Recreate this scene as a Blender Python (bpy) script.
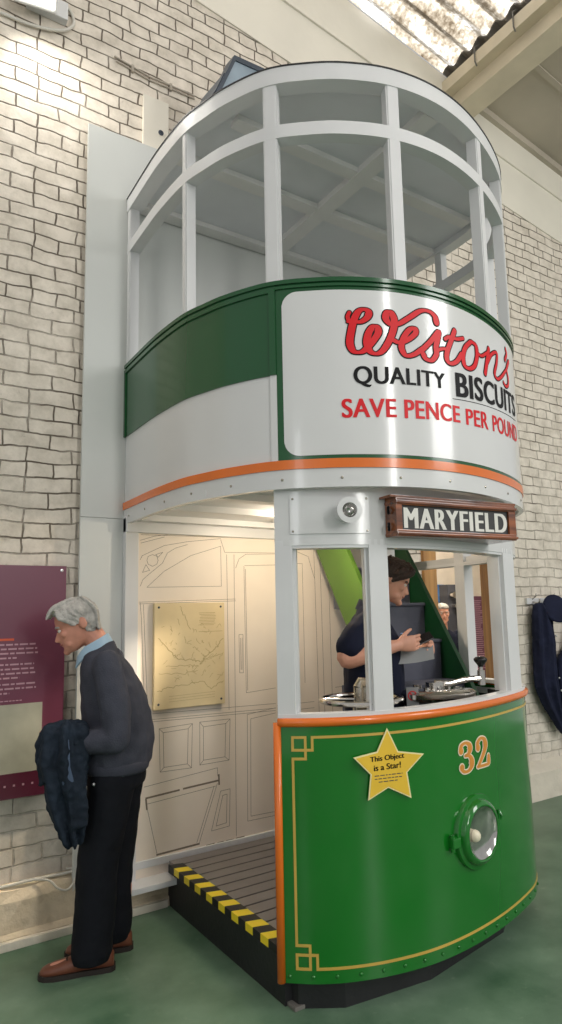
import bpy, bmesh, math, random
from mathutils import Vector, Matrix, noise

random.seed(7)
SC = bpy.context.scene
COL = SC.collection
for o in list(bpy.data.objects):
    bpy.data.objects.remove(o)
V = Vector
PI = math.pi

# ------------------------------------------------------------------ camera
FPX = 668.25
PITCH, ROLL, YAW = 0.1358, -0.0251, 0.5978
fw = V((math.sin(YAW) * math.cos(PITCH), math.cos(YAW) * math.cos(PITCH), math.sin(PITCH)))
r0 = V((math.cos(YAW), -math.sin(YAW), 0))
u0 = r0.cross(fw)
rt = r0 * math.cos(ROLL) + u0 * math.sin(ROLL)
up = -r0 * math.sin(ROLL) + u0 * math.cos(ROLL)
cam = bpy.data.cameras.new('camera')
cam.sensor_fit = 'VERTICAL'
cam.sensor_height = 36.0
cam.sensor_width = 36.0 * 562 / 1024
cam.lens = FPX * 36.0 / 1024
cam.shift_x = -25.91 / 1024
cam.shift_y = 11.54 / 1024
cam.clip_start = 0.05
cam.clip_end = 200
camo = bpy.data.objects.new('camera', cam)
COL.objects.link(camo)
m = Matrix.Identity(4)
for i in range(3):
    m[i][0], m[i][1], m[i][2] = rt[i], up[i], -fw[i]
m[2][3] = 1.60
camo.matrix_world = m
SC.camera = camo

# ------------------------------------------------------------------ view, world, large lights
SC.view_settings.view_transform = 'Standard'
SC.view_settings.look = 'None'
SC.view_settings.gamma = 1.0
SC.view_settings.exposure = 0.0
SC.view_settings.use_curve_mapping = False
W = bpy.data.worlds.new('world')
SC.world = W
W.use_nodes = True
bg = W.node_tree.nodes['Background']
bg.inputs[0].default_value = (0.985, 0.985, 0.98, 1)
bg.inputs[1].default_value = 0.50


def add_light(name, kind, loc, energy, color=(1, 1, 1), size=0.5, size_y=None, target=None, spot=None, blend=0.5):
    d = bpy.data.lights.new(name, kind)
    d.energy = energy
    d.color = color
    if kind == 'AREA':
        d.shape = 'RECTANGLE' if size_y else 'SQUARE'
        d.size = size
        if size_y:
            d.size_y = size_y
    else:
        d.shadow_soft_size = size
    if kind == 'SPOT':
        d.spot_size = spot or 1.2
        d.spot_blend = blend
    o = bpy.data.objects.new(name, d)
    COL.objects.link(o)
    o.location = loc
    if target is not None:
        o.rotation_euler = (V(target) - V(loc)).to_track_quat('-Z', 'Y').to_euler()
    return o


# daylight from the long rooflight strip down the hall and from the glazed side of the roof to the right
add_light('rooflight_daylight', 'AREA', (2.0, -6.5, 5.2), 210, (1, 0.985, 0.95), 0.7, 5.0, target=(2.1, 2.2, 2.6))
add_light('side_rooflight_daylight', 'AREA', (6.6, -3.4, 5.6), 225, (1, 0.99, 0.97), 2.2, 3.6, target=(2.6, 3.6, 2.6))
add_light('hall_window_daylight', 'AREA', (-3.6, -2.2, 3.0), 22, (0.95, 0.98, 1.0), 0.6, 2.6, target=(2.2, 2.6, 1.8))
# hazy sun on the outside of the translucent roof sheets (it comes over the gable wall, from behind the tram)
sun = bpy.data.lights.new('sun', 'SUN')
sun.energy = 10.0
sun.angle = 0.3
suno = bpy.data.objects.new('sun', sun)
COL.objects.link(suno)
suno.rotation_euler = V((-0.15, -0.75, -1.0)).to_track_quat('-Z', 'Y').to_euler()

# ------------------------------------------------------------------ materials
def lin(c):
    return tuple(((x / 255) / 12.92 if x / 255 <= 0.04045 else ((x / 255 + 0.055) / 1.055) ** 2.4) for x in c)


def new_mat(name):
    mt = bpy.data.materials.new(name)
    mt.use_nodes = True
    nt = mt.node_tree
    b = nt.nodes['Principled BSDF']
    return mt, nt, b


def N(nt, typ, **kw):
    n = nt.nodes.new(typ)
    for k, v in kw.items():
        setattr(n, k, v)
    return n


def mat(name, rgb, rough=0.5, metal=0.0, var=0.06, scale=6.0, bump=0.0, bscale=40.0, coat=0.0, spec=0.5):
    """plain paint-like material with a little procedural variation"""
    mt, nt, b = new_mat(name)
    c = lin(rgb)
    tc = N(nt, 'ShaderNodeTexCoord')
    nz = N(nt, 'ShaderNodeTexNoise')
    nz.inputs['Scale'].default_value = scale
    nz.inputs['Detail'].default_value = 5
    nt.links.new(tc.outputs['Object'], nz.inputs['Vector'])
    rp = N(nt, 'ShaderNodeValToRGB')
    rp.color_ramp.elements[0].position = 0.3
    rp.color_ramp.elements[1].position = 0.7
    rp.color_ramp.elements[0].color = tuple(x * (1 - var) for x in c) + (1,)
    rp.color_ramp.elements[1].color = tuple(min(1, x * (1 + var)) for x in c) + (1,)
    nt.links.new(nz.outputs['Fac'], rp.inputs['Fac'])
    nt.links.new(rp.outputs['Color'], b.inputs['Base Color'])
    b.inputs['Roughness'].default_value = rough
    b.inputs['Metallic'].default_value = metal
    b.inputs['Specular IOR Level'].default_value = spec
    b.inputs['Coat Weight'].default_value = coat
    b.inputs['Coat Roughness'].default_value = 0.08
    if bump:
        n2 = N(nt, 'ShaderNodeTexNoise')
        n2.inputs['Scale'].default_value = bscale
        n2.inputs['Detail'].default_value = 6
        nt.links.new(tc.outputs['Object'], n2.inputs['Vector'])
        bp = N(nt, 'ShaderNodeBump')
        bp.inputs['Strength'].default_value = bump
        bp.inputs['Distance'].default_value = 0.02
        nt.links.new(n2.outputs['Fac'], bp.inputs['Height'])
        nt.links.new(bp.outputs['Normal'], b.inputs['Normal'])
    return mt


def emit_mat(name, rgb, strength):
    mt, nt, b = new_mat(name)
    c = lin(rgb) + (1,)
    b.inputs['Base Color'].default_value = c
    b.inputs['Emission Color'].default_value = c
    b.inputs['Emission Strength'].default_value = strength
    return mt


def wood_mat(name, dark, light, scale=3.0, axis='X', rough=0.35, coat=0.3):
    mt, nt, b = new_mat(name)
    tc = N(nt, 'ShaderNodeTexCoord')
    mp = N(nt, 'ShaderNodeMapping')
    s = {'X': (0.6, 9, 9), 'Y': (9, 0.6, 9), 'Z': (9, 9, 0.6)}[axis]
    mp.inputs['Scale'].default_value = s
    nz = N(nt, 'ShaderNodeTexNoise')
    nz.inputs['Scale'].default_value = scale
    nz.inputs['Detail'].default_value = 8
    nz.inputs['Distortion'].default_value = 0.6
    nt.links.new(tc.outputs['Object'], mp.inputs['Vector'])
    nt.links.new(mp.outputs['Vector'], nz.inputs['Vector'])
    rp = N(nt, 'ShaderNodeValToRGB')
    rp.color_ramp.elements[0].position = 0.35
    rp.color_ramp.elements[1].position = 0.68
    rp.color_ramp.elements[0].color = lin(dark) + (1,)
    rp.color_ramp.elements[1].color = lin(light) + (1,)
    nt.links.new(nz.outputs['Fac'], rp.inputs['Fac'])
    nt.links.new(rp.outputs['Color'], b.inputs['Base Color'])
    b.inputs['Roughness'].default_value = rough
    b.inputs['Coat Weight'].default_value = coat
    return mt


def brick_mat():
    mt, nt, b = new_mat('painted_brick')
    L = nt.links.new
    tc = N(nt, 'ShaderNodeTexCoord')
    sp = N(nt, 'ShaderNodeSeparateXYZ')
    L(tc.outputs['Object'], sp.inputs[0])
    cb = N(nt, 'ShaderNodeCombineXYZ')
    L(sp.outputs['X'], cb.inputs['X'])
    L(sp.outputs['Z'], cb.inputs['Y'])
    # wobble the courses
    wn = N(nt, 'ShaderNodeTexNoise')
    wn.inputs['Scale'].default_value = 5.0
    wn.inputs['Detail'].default_value = 3
    L(tc.outputs['Object'], wn.inputs['Vector'])
    ws = N(nt, 'ShaderNodeVectorMath', operation='SUBTRACT')
    ws.inputs[1].default_value = (0.5, 0.5, 0.5)
    L(wn.outputs['Color'], ws.inputs[0])
    wm = N(nt, 'ShaderNodeVectorMath', operation='SCALE')
    wm.inputs['Scale'].default_value = 0.05
    L(ws.outputs[0], wm.inputs[0])
    wa = N(nt, 'ShaderNodeVectorMath', operation='ADD')
    L(cb.outputs[0], wa.inputs[0])
    L(wm.outputs[0], wa.inputs[1])
    br = N(nt, 'ShaderNodeTexBrick')
    br.offset = 0.5
    br.squash = 0.55
    br.squash_frequency = 4
    br.inputs['Scale'].default_value = 1.0
    br.inputs['Brick Width'].default_value = 0.255
    br.inputs['Row Height'].default_value = 0.086
    br.inputs['Mortar Size'].default_value = 0.0062
    br.inputs['Mortar Smooth'].default_value = 0.6
    br.inputs['Bias'].default_value = 0.0
    br.inputs['Color1'].default_value = lin((214, 206, 190)) + (1,)
    br.inputs['Color2'].default_value = lin((198, 190, 174)) + (1,)
    br.inputs['Mortar'].default_value = lin((70, 62, 54)) + (1,)
    L(wa.outputs[0], br.inputs['Vector'])
    # where paint has filled the joints the mortar is pale
    jn = N(nt, 'ShaderNodeTexNoise')
    jn.inputs['Scale'].default_value = 2.6
    jn.inputs['Detail'].default_value = 6
    jn.inputs['Roughness'].default_value = 0.7
    L(tc.outputs['Object'], jn.inputs['Vector'])
    # joints are better filled low on the wall and to the right
    g1 = N(nt, 'ShaderNodeMath', operation='MULTIPLY')
    g1.inputs[1].default_value = 0.055
    L(sp.outputs['Z'], g1.inputs[0])
    ga = N(nt, 'ShaderNodeMath', operation='ADD')
    L(jn.outputs['Fac'], ga.inputs[0])
    L(g1.outputs[0], ga.inputs[1])
    gx = N(nt, 'ShaderNodeMath', operation='MULTIPLY')
    gx.inputs[1].default_value = -0.012
    L(sp.outputs['X'], gx.inputs[0])
    gb = N(nt, 'ShaderNodeMath', operation='ADD')
    L(ga.outputs[0], gb.inputs[0])
    L(gx.outputs[0], gb.inputs[1])
    jr = N(nt, 'ShaderNodeMapRange')
    jr.inputs['From Min'].default_value = 0.50
    jr.inputs['From Max'].default_value = 0.72
    jr.inputs['To Min'].default_value = 0.18
    jr.inputs['To Max'].default_value = 1.0
    L(gb.outputs[0], jr.inputs['Value'])
    mm = N(nt, 'ShaderNodeMath', operation='MULTIPLY')
    L(br.outputs['Fac'], mm.inputs[0])
    L(jr.outputs[0], mm.inputs[1])
    # face colour
    fn = N(nt, 'ShaderNodeTexNoise')
    fn.inputs['Scale'].default_value = 9
    fn.inputs['Detail'].default_value = 8
    fn.inputs['Roughness'].default_value = 0.65
    L(tc.outputs['Object'], fn.inputs['Vector'])
    fr = N(nt, 'ShaderNodeValToRGB')
    fr.color_ramp.elements[0].position = 0.32
    fr.color_ramp.elements[1].position = 0.62
    fr.color_ramp.elements[0].color = lin((200, 190, 175)) + (1,)
    fr.color_ramp.elements[1].color = lin((231, 221, 207)) + (1,)
    L(fn.outputs['Fac'], fr.inputs['Fac'])
    mx = N(nt, 'ShaderNodeMixRGB')
    mx.inputs['Color2'].default_value = lin((104, 93, 80)) + (1,)
    L(fr.outputs['Color'], mx.inputs['Color1'])
    L(mm.outputs[0], mx.inputs['Fac'])
    # sooty flecks where the paint has come off
    sn = N(nt, 'ShaderNodeTexNoise')
    sn.inputs['Scale'].default_value = 14
    sn.inputs['Detail'].default_value = 10
    sn.inputs['Roughness'].default_value = 0.75
    L(tc.outputs['Object'], sn.inputs['Vector'])
    sr = N(nt, 'ShaderNodeMapRange')
    sr.inputs['From Min'].default_value = 0.60
    sr.inputs['From Max'].default_value = 0.76
    sr.inputs['To Max'].default_value = 0.6
    L(sn.outputs['Fac'], sr.inputs['Value'])
    m2 = N(nt, 'ShaderNodeMixRGB')
    m2.inputs['Color2'].default_value = lin((120, 106, 92)) + (1,)
    L(mx.outputs['Color'], m2.inputs['Color1'])
    L(sr.outputs[0], m2.inputs['Fac'])
    L(m2.outputs['Color'], b.inputs['Base Color'])
    b.inputs['Roughness'].default_value = 0.75
    # bump
    iv = N(nt, 'ShaderNodeMath', operation='SUBTRACT')
    iv.inputs[0].default_value = 1.0
    L(br.outputs['Fac'], iv.inputs[1])
    fm = N(nt, 'ShaderNodeMath', operation='MULTIPLY_ADD')
    fm.inputs[1].default_value = 0.5
    L(fn.outputs['Fac'], fm.inputs[0])
    L(iv.outputs[0], fm.inputs[2])
    bp = N(nt, 'ShaderNodeBump')
    bp.inputs['Strength'].default_value = 0.8
    bp.inputs['Distance'].default_value = 0.012
    L(fm.outputs[0], bp.inputs['Height'])
    L(bp.outputs['Normal'], b.inputs['Normal'])
    return mt


def floor_mat():
    mt, nt, b = new_mat('green_floor_paint')
    L = nt.links.new
    tc = N(nt, 'ShaderNodeTexCoord')
    n1 = N(nt, 'ShaderNodeTexNoise')
    n1.inputs['Scale'].default_value = 1.7
    n1.inputs['Detail'].default_value = 8
    n1.inputs['Roughness'].default_value = 0.6
    L(tc.outputs['Object'], n1.inputs['Vector'])
    r1 = N(nt, 'ShaderNodeValToRGB')
    r1.color_ramp.elements[0].position = 0.3
    r1.color_ramp.elements[1].position = 0.72
    r1.color_ramp.elements[0].color = lin((54, 90, 64)) + (1,)
    r1.color_ramp.elements[1].color = lin((124, 150, 126)) + (1,)
    L(n1.outputs['Fac'], r1.inputs['Fac'])
    n2 = N(nt, 'ShaderNodeTexNoise')
    n2.inputs['Scale'].default_value = 11
    n2.inputs['Detail'].default_value = 10
    n2.inputs['Roughness'].default_value = 0.8
    L(tc.outputs['Object'], n2.inputs['Vector'])
    r2 = N(nt, 'ShaderNodeMapRange')
    r2.inputs['From Min'].default_value = 0.58
    r2.inputs['From Max'].default_value = 0.8
    r2.inputs['To Max'].default_value = 0.6
    L(n2.outputs['Fac'], r2.inputs['Value'])
    mx = N(nt, 'ShaderNodeMixRGB')
    mx.inputs['Color2'].default_value = lin((170, 180, 158)) + (1,)
    L(r1.outputs['Color'], mx.inputs['Color1'])
    L(r2.outputs[0], mx.inputs['Fac'])
    L(mx.outputs['Color'], b.inputs['Base Color'])
    rr = N(nt, 'ShaderNodeMapRange')
    rr.inputs['To Min'].default_value = 0.22
    rr.inputs['To Max'].default_value = 0.5
    L(n1.outputs['Fac'], rr.inputs['Value'])
    L(rr.outputs[0], b.inputs['Roughness'])
    bp = N(nt, 'ShaderNodeBump')
    bp.inputs['Strength'].default_value = 0.15
    bp.inputs['Distance'].default_value = 0.01
    L(n2.outputs['Fac'], bp.inputs['Height'])
    L(bp.outputs['Normal'], b.inputs['Normal'])
    return mt


def rooflight_mat():
    """weathered translucent sheeting: sky comes through, moss and dirt hold it back"""
    mt, nt, b = new_mat('mossy_translucent_sheet')
    L = nt.links.new
    out = [n for n in nt.nodes if n.type == 'OUTPUT_MATERIAL'][0]
    tc = N(nt, 'ShaderNodeTexCoord')
    mp = N(nt, 'ShaderNodeMapping')
    mp.inputs['Scale'].default_value = (1.0, 3.2, 1)
    L(tc.outputs['Object'], mp.inputs['Vector'])
    n1 = N(nt, 'ShaderNodeTexNoise')
    n1.inputs['Scale'].default_value = 26
    n1.inputs['Detail'].default_value = 6
    n1.inputs['Roughness'].default_value = 0.75
    L(tc.outputs['Object'], n1.inputs['Vector'])
    n2 = N(nt, 'ShaderNodeTexNoise')
    n2.inputs['Scale'].default_value = 2.2
    n2.inputs['Detail'].default_value = 4
    L(mp.outputs['Vector'], n2.inputs['Vector'])
    ad = N(nt, 'ShaderNodeMath', operation='ADD')
    L(n1.outputs['Fac'], ad.inputs[0])
    L(n2.outputs['Fac'], ad.inputs[1])
    rp = N(nt, 'ShaderNodeValToRGB')
    rp.color_ramp.elements[0].position = 0.36
    rp.color_ramp.elements[0].color = lin((140, 130, 116)) + (1,)
    e = rp.color_ramp.elements.new(0.5)
    e.color = lin((206, 200, 190)) + (1,)
    rp.color_ramp.elements[-1].position = 0.58
    rp.color_ramp.elements[-1].color = (1, 1, 1, 1)
    hf = N(nt, 'ShaderNodeMath', operation='MULTIPLY')
    hf.inputs[1].default_value = 0.5
    L(ad.outputs[0], hf.inputs[0])
    L(hf.outputs[0], rp.inputs['Fac'])
    tr = N(nt, 'ShaderNodeBsdfTranslucent')
    L(rp.outputs['Color'], tr.inputs['Color'])
    tp = N(nt, 'ShaderNodeBsdfTransparent')
    L(rp.outputs['Color'], tp.inputs['Color'])
    ms = N(nt, 'ShaderNodeMixShader')
    ms.inputs[0].default_value = 0.25
    L(tr.outputs[0], ms.inputs[1])
    L(tp.outputs[0], ms.inputs[2])
    L(ms.outputs[0], out.inputs['Surface'])
    return mt


M = {}
M['brick'] = brick_mat()
M['floor'] = floor_mat()
M['rooflight'] = rooflight_mat()
M['plaster'] = mat('cream_plaster', (230, 224, 210), 0.8, var=0.05, scale=2.0, bump=0.1, bscale=12)
M['plinth'] = mat('rough_plinth_paint', (196, 182, 158), 0.8, var=0.22, scale=5.0, bump=0.8, bscale=14)
M['plinth_white'] = mat('white_plinth_paint', (214, 206, 190), 0.75, var=0.1, scale=5.0, bump=0.5, bscale=14)
M['ceiling'] = mat('dusty_ceiling_board', (186, 176, 160), 0.85, var=0.12, scale=1.2)
M['beam'] = mat('cream_beam_paint', (214, 202, 178), 0.7, var=0.1, scale=3)
M['asbestos'] = mat('grey_cement_sheet', (120, 116, 110), 0.85, var=0.15, scale=8)
M['white'] = mat('tram_white_gloss', (214, 214, 213), 0.16, var=0.015, scale=3, coat=0.25)
M['cream'] = mat('frame_white_paint', (216, 216, 216), 0.35, var=0.03, scale=4)
M['boardgrey'] = mat('white_painted_board', (205, 207, 203), 0.45, var=0.02, scale=3)
M['ceil_up'] = mat('grey_deck_ceiling', (222, 223, 226), 0.6, var=0.04, scale=3)
M['beam_up'] = mat('deck_ceiling_beam_paint', (226, 224, 221), 0.5, var=0.03)
M['green'] = mat('bright_green_gloss', (18, 112, 30), 0.10, var=0.05, scale=2.0, coat=0.5)
M['dgreen'] = mat('dark_green_gloss', (18, 80, 40), 0.2, var=0.04, scale=2, coat=0.2)
M['stairgreen'] = mat('stair_string_green', (74, 108, 36), 0.35, var=0.05)
M['orange'] = mat('orange_lining_paint', (226, 112, 28), 0.25, var=0.05, coat=0.3)
M['gold'] = mat('gold_lining_paint', (203, 168, 78), 0.35, var=0.08)
M['goldleaf'] = mat('gold_numeral_paint', (214, 142, 58), 0.4, var=0.1)
M['whiteline'] = mat('white_numeral_outline', (236, 226, 200), 0.4)
M['red'] = mat('signwriter_red', (214, 16, 28), 0.45, var=0.04, spec=0.3)
M['black'] = mat('signwriter_black', (14, 14, 16), 0.55, spec=0.2)
M['blackmetal'] = mat('black_underframe_paint', (34, 34, 36), 0.5, var=0.2, bump=0.1)
M['darkliner'] = mat('dark_cab_liner', (30, 30, 34), 0.5, var=0.1)
M['deck'] = mat('grey_deck_boards', (128, 122, 120), 0.55, var=0.1, scale=8)
M['hazy'] = mat('hazard_yellow', (240, 214, 40), 0.5, var=0.06)
M['hazk'] = mat('hazard_black', (28, 28, 28), 0.6)
M['panel'] = mat('line_drawing_board', (240, 228, 213), 0.5, var=0.02)
M['ink'] = mat('drawing_ink', (128, 116, 98), 0.7)
M['map'] = mat('aged_map_print', (226, 207, 164), 0.5, var=0.05, scale=7)
M['mapink'] = mat('map_ink', (186, 166, 120), 0.7)
M['step'] = mat('grey_step_covering', (82, 84, 98), 0.6, var=0.08, bump=0.1)
M['destwood'] = wood_mat('varnished_sign_wood', (70, 32, 14), (150, 82, 40), 3.0, 'X', 0.25, 0.5)
M['timber'] = wood_mat('door_frame_timber', (150, 104, 56), (196, 146, 84), 2.0, 'Z', 0.5, 0.1)
M['blind'] = mat('dark_roller_blind', (54, 54, 54), 0.6)
M['blindtext'] = mat('blind_white_lettering', (222, 220, 212), 0.6)
M['chrome'] = mat('polished_steel', (200, 196, 190), 0.15, 1.0, var=0.1)
M['brass'] = mat('worn_nickel_plate', (178, 172, 160), 0.25, 1.0, var=0.15)
M['knob'] = mat('black_knob', (16, 16, 16), 0.2)
M['lens'] = mat('headlamp_reflector', (196, 194, 190), 0.12, 1.0, var=0.12, scale=14)
M['purple'] = mat('plum_panel_print', (112, 58, 78), 0.35, var=0.06, scale=2)
M['purple2'] = mat('dark_plum_panel_print', (88, 30, 50), 0.3, var=0.1, scale=3)
M['paneltext'] = mat('panel_white_text', (190, 150, 162), 0.6)
M['panelred'] = mat('panel_orange_heading', (214, 92, 62), 0.6)
M['panelphoto'] = mat('panel_grey_picture', (170, 168, 150), 0.3, var=0.18, scale=6)
M['star'] = mat('star_yellow_card', (232, 190, 54), 0.55, var=0.03)
M['starrim'] = mat('star_pale_edge', (240, 228, 170), 0.55)
M['skin'] = mat('skin_fair', (206, 150, 126), 0.5, var=0.06, scale=18)
M['skin2'] = mat('skin_elder', (204, 142, 120), 0.5, var=0.1, scale=22)
M['lip'] = mat('lip_pink', (160, 92, 84), 0.5)
M['eye'] = mat('eye_white', (220, 214, 206), 0.2)
M['iris'] = mat('eye_dark', (40, 30, 24), 0.2)
M['greyhair'] = mat('grey_hair', (178, 174, 168), 0.6, var=0.22, scale=34, bump=0.5, bscale=60)
M['brownhair'] = mat('dark_brown_hair', (52, 36, 30), 0.55, var=0.3, scale=30, bump=0.4, bscale=60)
M['sweater'] = mat('charcoal_sweater_knit', (66, 68, 78), 0.9, var=0.08, scale=20, bump=0.25, bscale=160, spec=0.2)
M['shirt'] = mat('pale_blue_shirt', (160, 188, 208), 0.8, var=0.05)
M['trousers'] = mat('black_trouser_cloth', (20, 22, 28), 0.85, var=0.15, scale=12, bump=0.2, bscale=30, spec=0.2)
M['shoe'] = mat('brown_shoe_leather', (110, 64, 46), 0.4, var=0.15, scale=14)
M['sole'] = mat('dark_shoe_sole', (40, 32, 28), 0.7)
M['coat'] = mat('navy_coat_cloth', (32, 41, 52), 0.85, var=0.35, scale=9, bump=0.4, bscale=20, spec=0.2)
M['polo'] = mat('navy_polo_cotton', (22, 26, 44), 0.85, var=0.12, scale=12, spec=0.2)
M['uniform'] = mat('navy_uniform_serge', (30, 34, 54), 0.9, var=0.2, scale=10, bump=0.3, bscale=24, spec=0.2)
M['paper'] = mat('grey_paper', (136, 138, 138), 0.7)
M['phone'] = mat('black_phone', (22, 18, 20), 0.2)
M['logo'] = mat('pale_polo_logo', (150, 180, 220), 0.7)
M['cable'] = mat('white_cable', (206, 202, 192), 0.5)
M['greymetal'] = mat('grey_lamp_body', (62, 72, 84), 0.4, var=0.1)
M['lampglass'] = mat('lamp_front_glass', (150, 166, 178), 0.12, var=0.2, scale=4)
M['roomwall'] = mat('back_room_white_wall', (226, 216, 200), 0.8)
M['roomfloor'] = mat('back_room_floor', (110, 100, 90), 0.6)
M['blue'] = mat('blue_poster', (70, 120, 180), 0.4)
M['grey'] = mat('dark_grey_display', (60, 62, 70), 0.5)
M['signred'] = mat('prohibition_red', (200, 40, 44), 0.4)
M['coatlight'] = mat('faded_coat_lining', (70, 84, 104), 0.85, var=0.2, scale=12, spec=0.2)
M['conduit'] = mat('pale_conduit', (176, 166, 152), 0.6, var=0.15)
M['warmglass'] = emit_mat('warm_lamp_glass', (255, 214, 150), 4.0)
M['stairshade'] = mat('shaded_string_green', (12, 56, 28), 0.3, var=0.05)  # right stair string: its shade is put into a darker green
M['silver'] = mat('button_silver', (210, 210, 210), 0.3, 0.8)


# ------------------------------------------------------------------ builders
def tag(o, label=None, cat=None, group=None, kind=None):
    if label:
        o['label'] = label
    if cat:
        o['category'] = cat
    if group:
        o['group'] = group
    if kind:
        o['kind'] = kind
    return o


def empty(name, loc, label, cat, group=None):
    o = bpy.data.objects.new(name, None)
    o.empty_display_size = 0.2
    COL.objects.link(o)
    o.location = loc
    return tag(o, label, cat, group)


def ancestors_loc(p):
    t = V((0, 0, 0))
    while p is not None:
        t += p.location
        p = p.parent
    return t


def link_mesh(name, me, parent=None, mats=None, smooth=False, label=None):
    o = bpy.data.objects.new(name, me)
    COL.objects.link(o)
    for mt in mats or []:
        me.materials.append(M[mt] if isinstance(mt, str) else mt)
    if smooth is not None:
        me.shade_flat() if not smooth else me.shade_smooth()
    if parent is not None:
        o.parent = parent
        o.location = -ancestors_loc(parent)      # geometry is in world coordinates
    if label:
        o['label'] = label
    return o


class MB:
    def __init__(s):
        s.bm = bmesh.new()
        s.mi = 0

    def face(s, vs):
        try:
            f = s.bm.faces.new(vs)
            f.material_index = s.mi
            return f
        except ValueError:
            return None

    def box(s, x0, x1, y0, y1, z0, z1, rot=None, bev=0.0):
        vs = [V((x, y, z)) for x in (x0, x1) for y in (y0, y1) for z in (z0, z1)]
        return s.hexa(vs, bev, rot)

    def hexa(s, vs, bev=0.0, rot=None):
        if rot is not None:
            vs = [rot @ v for v in vs]
        b = [s.bm.verts.new(v) for v in vs]
        fs = [s.face([b[i] for i in q]) for q in ((0, 1, 3, 2), (4, 6, 7, 5), (0, 4, 5, 1), (2, 3, 7, 6), (0, 2, 6, 4), (1, 5, 7, 3))]
        if bev > 0:
            es = set(e for f in fs if f for e in f.edges)
            r = bmesh.ops.bevel(s.bm, geom=list(es), offset=bev, segments=2, affect='EDGES', profile=0.6)
            for f in r['faces']:
                f.material_index = s.mi
        return s

    def prism(s, pts, d):
        """closed polygon pts (3D) extruded by vector d"""
        d = V(d)
        a = [s.bm.verts.new(V(p)) for p in pts]
        b = [s.bm.verts.new(V(p) + d) for p in pts]
        n = len(pts)
        s.face(a[::-1])
        s.face(b)
        for i in range(n):
            s.face([a[i], a[(i + 1) % n], b[(i + 1) % n], b[i]])
        return s

    def loft(s, rings, cap=True, closed=True):
        R = [[s.bm.verts.new(V(p)) for p in r] for r in rings]
        n = len(R[0])
        for i in range(len(R) - 1):
            for j in range(n if closed else n - 1):
                s.face([R[i][j], R[i][(j + 1) % n], R[i + 1][(j + 1) % n], R[i + 1][j]])
        if cap:
            s.face(R[0][::-1])
            s.face(R[-1])
        return s

    def tube(s, pts, r, seg=10, cap=True):
        pts = [V(p) for p in pts]
        rs = r if isinstance(r, (list, tuple)) else [r] * len(pts)
        rings = []
        t0 = (pts[1] - pts[0]).normalized()
        a = V((0, 0, 1)) if abs(t0.z) < 0.9 else V((1, 0, 0))
        u = t0.cross(a).normalized()
        for i, p in enumerate(pts):
            t = (pts[min(i + 1, len(pts) - 1)] - pts[max(i - 1, 0)]).normalized()
            u = (u - t * u.dot(t)).normalized()
            w = t.cross(u)
            rings.append([p + (u * math.cos(k * 2 * PI / seg) + w * math.sin(k * 2 * PI / seg)) * rs[i] for k in range(seg)])
        return s.loft(rings, cap)

    def cyl(s, c, axis, r, h, seg=24, r2=None):
        axis = V(axis).normalized()
        a = V((0, 0, 1)) if abs(axis.z) < 0.9 else V((1, 0, 0))
        u = axis.cross(a).normalized()
        w = axis.cross(u)
        c = V(c)
        r2 = r if r2 is None else r2
        R = [[c + axis * hh + (u * math.cos(k * 2 * PI / seg) + w * math.sin(k * 2 * PI / seg)) * rr for k in range(seg)]
             for hh, rr in ((0, r), (h, r2))]
        return s.loft(R)

    def revolve(s, c, axis, prof, seg=32, cap=False):
        """prof: list of (radius, height along axis)"""
        axis = V(axis).normalized()
        a = V((0, 0, 1)) if abs(axis.z) < 0.9 else V((1, 0, 0))
        u = axis.cross(a).normalized()
        w = axis.cross(u)
        c = V(c)
        return s.loft([[c + axis * h + (u * math.cos(k * 2 * PI / seg) + w * math.sin(k * 2 * PI / seg)) * r for k in range(seg)] for r, h in prof], cap)

    def ball(s, c, r, sc=(1, 1, 1), seg=12):
        c = V(c)
        rings = []
        for i in range(1, seg):
            th = PI * i / seg
            rings.append([c + V((math.sin(th) * math.cos(k * 2 * PI / 16) * sc[0], math.sin(th) * math.sin(k * 2 * PI / 16) * sc[1], math.cos(th) * sc[2])) * r for k in range(16)])
        return s.loft(rings)

    def build(s, name, mats, parent=None, smooth=False, label=None, recalc=True):
        if recalc:
            bmesh.ops.recalc_face_normals(s.bm, faces=s.bm.faces[:])
        me = bpy.data.meshes.new(name)
        s.bm.to_mesh(me)
        s.bm.free()
        if not isinstance(mats, (list, tuple)):
            mats = [mats]
        o = link_mesh(name, me, parent, mats, None, label)
        if smooth == 'auto':
            me.shade_smooth()
            me.set_sharp_from_angle(angle=0.6)
        elif smooth:
            me.shade_smooth()
        return o


def crom(pts, n=16):
    P = [V(p) for p in pts]
    P = [P[0] * 2 - P[1]] + P + [P[-1] * 2 - P[-2]]
    out = []
    for i in range(1, len(P) - 2):
        a, b, c, d = P[i - 1:i + 3]
        for k in range(n):
            t = k / n
            out.append(0.5 * (b * 2 + (c - a) * t + (a * 2 - b * 5 + c * 4 - d) * t * t + (b * 3 - a - c * 3 + d) * t ** 3))
    out.append(P[-2])
    return out


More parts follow.
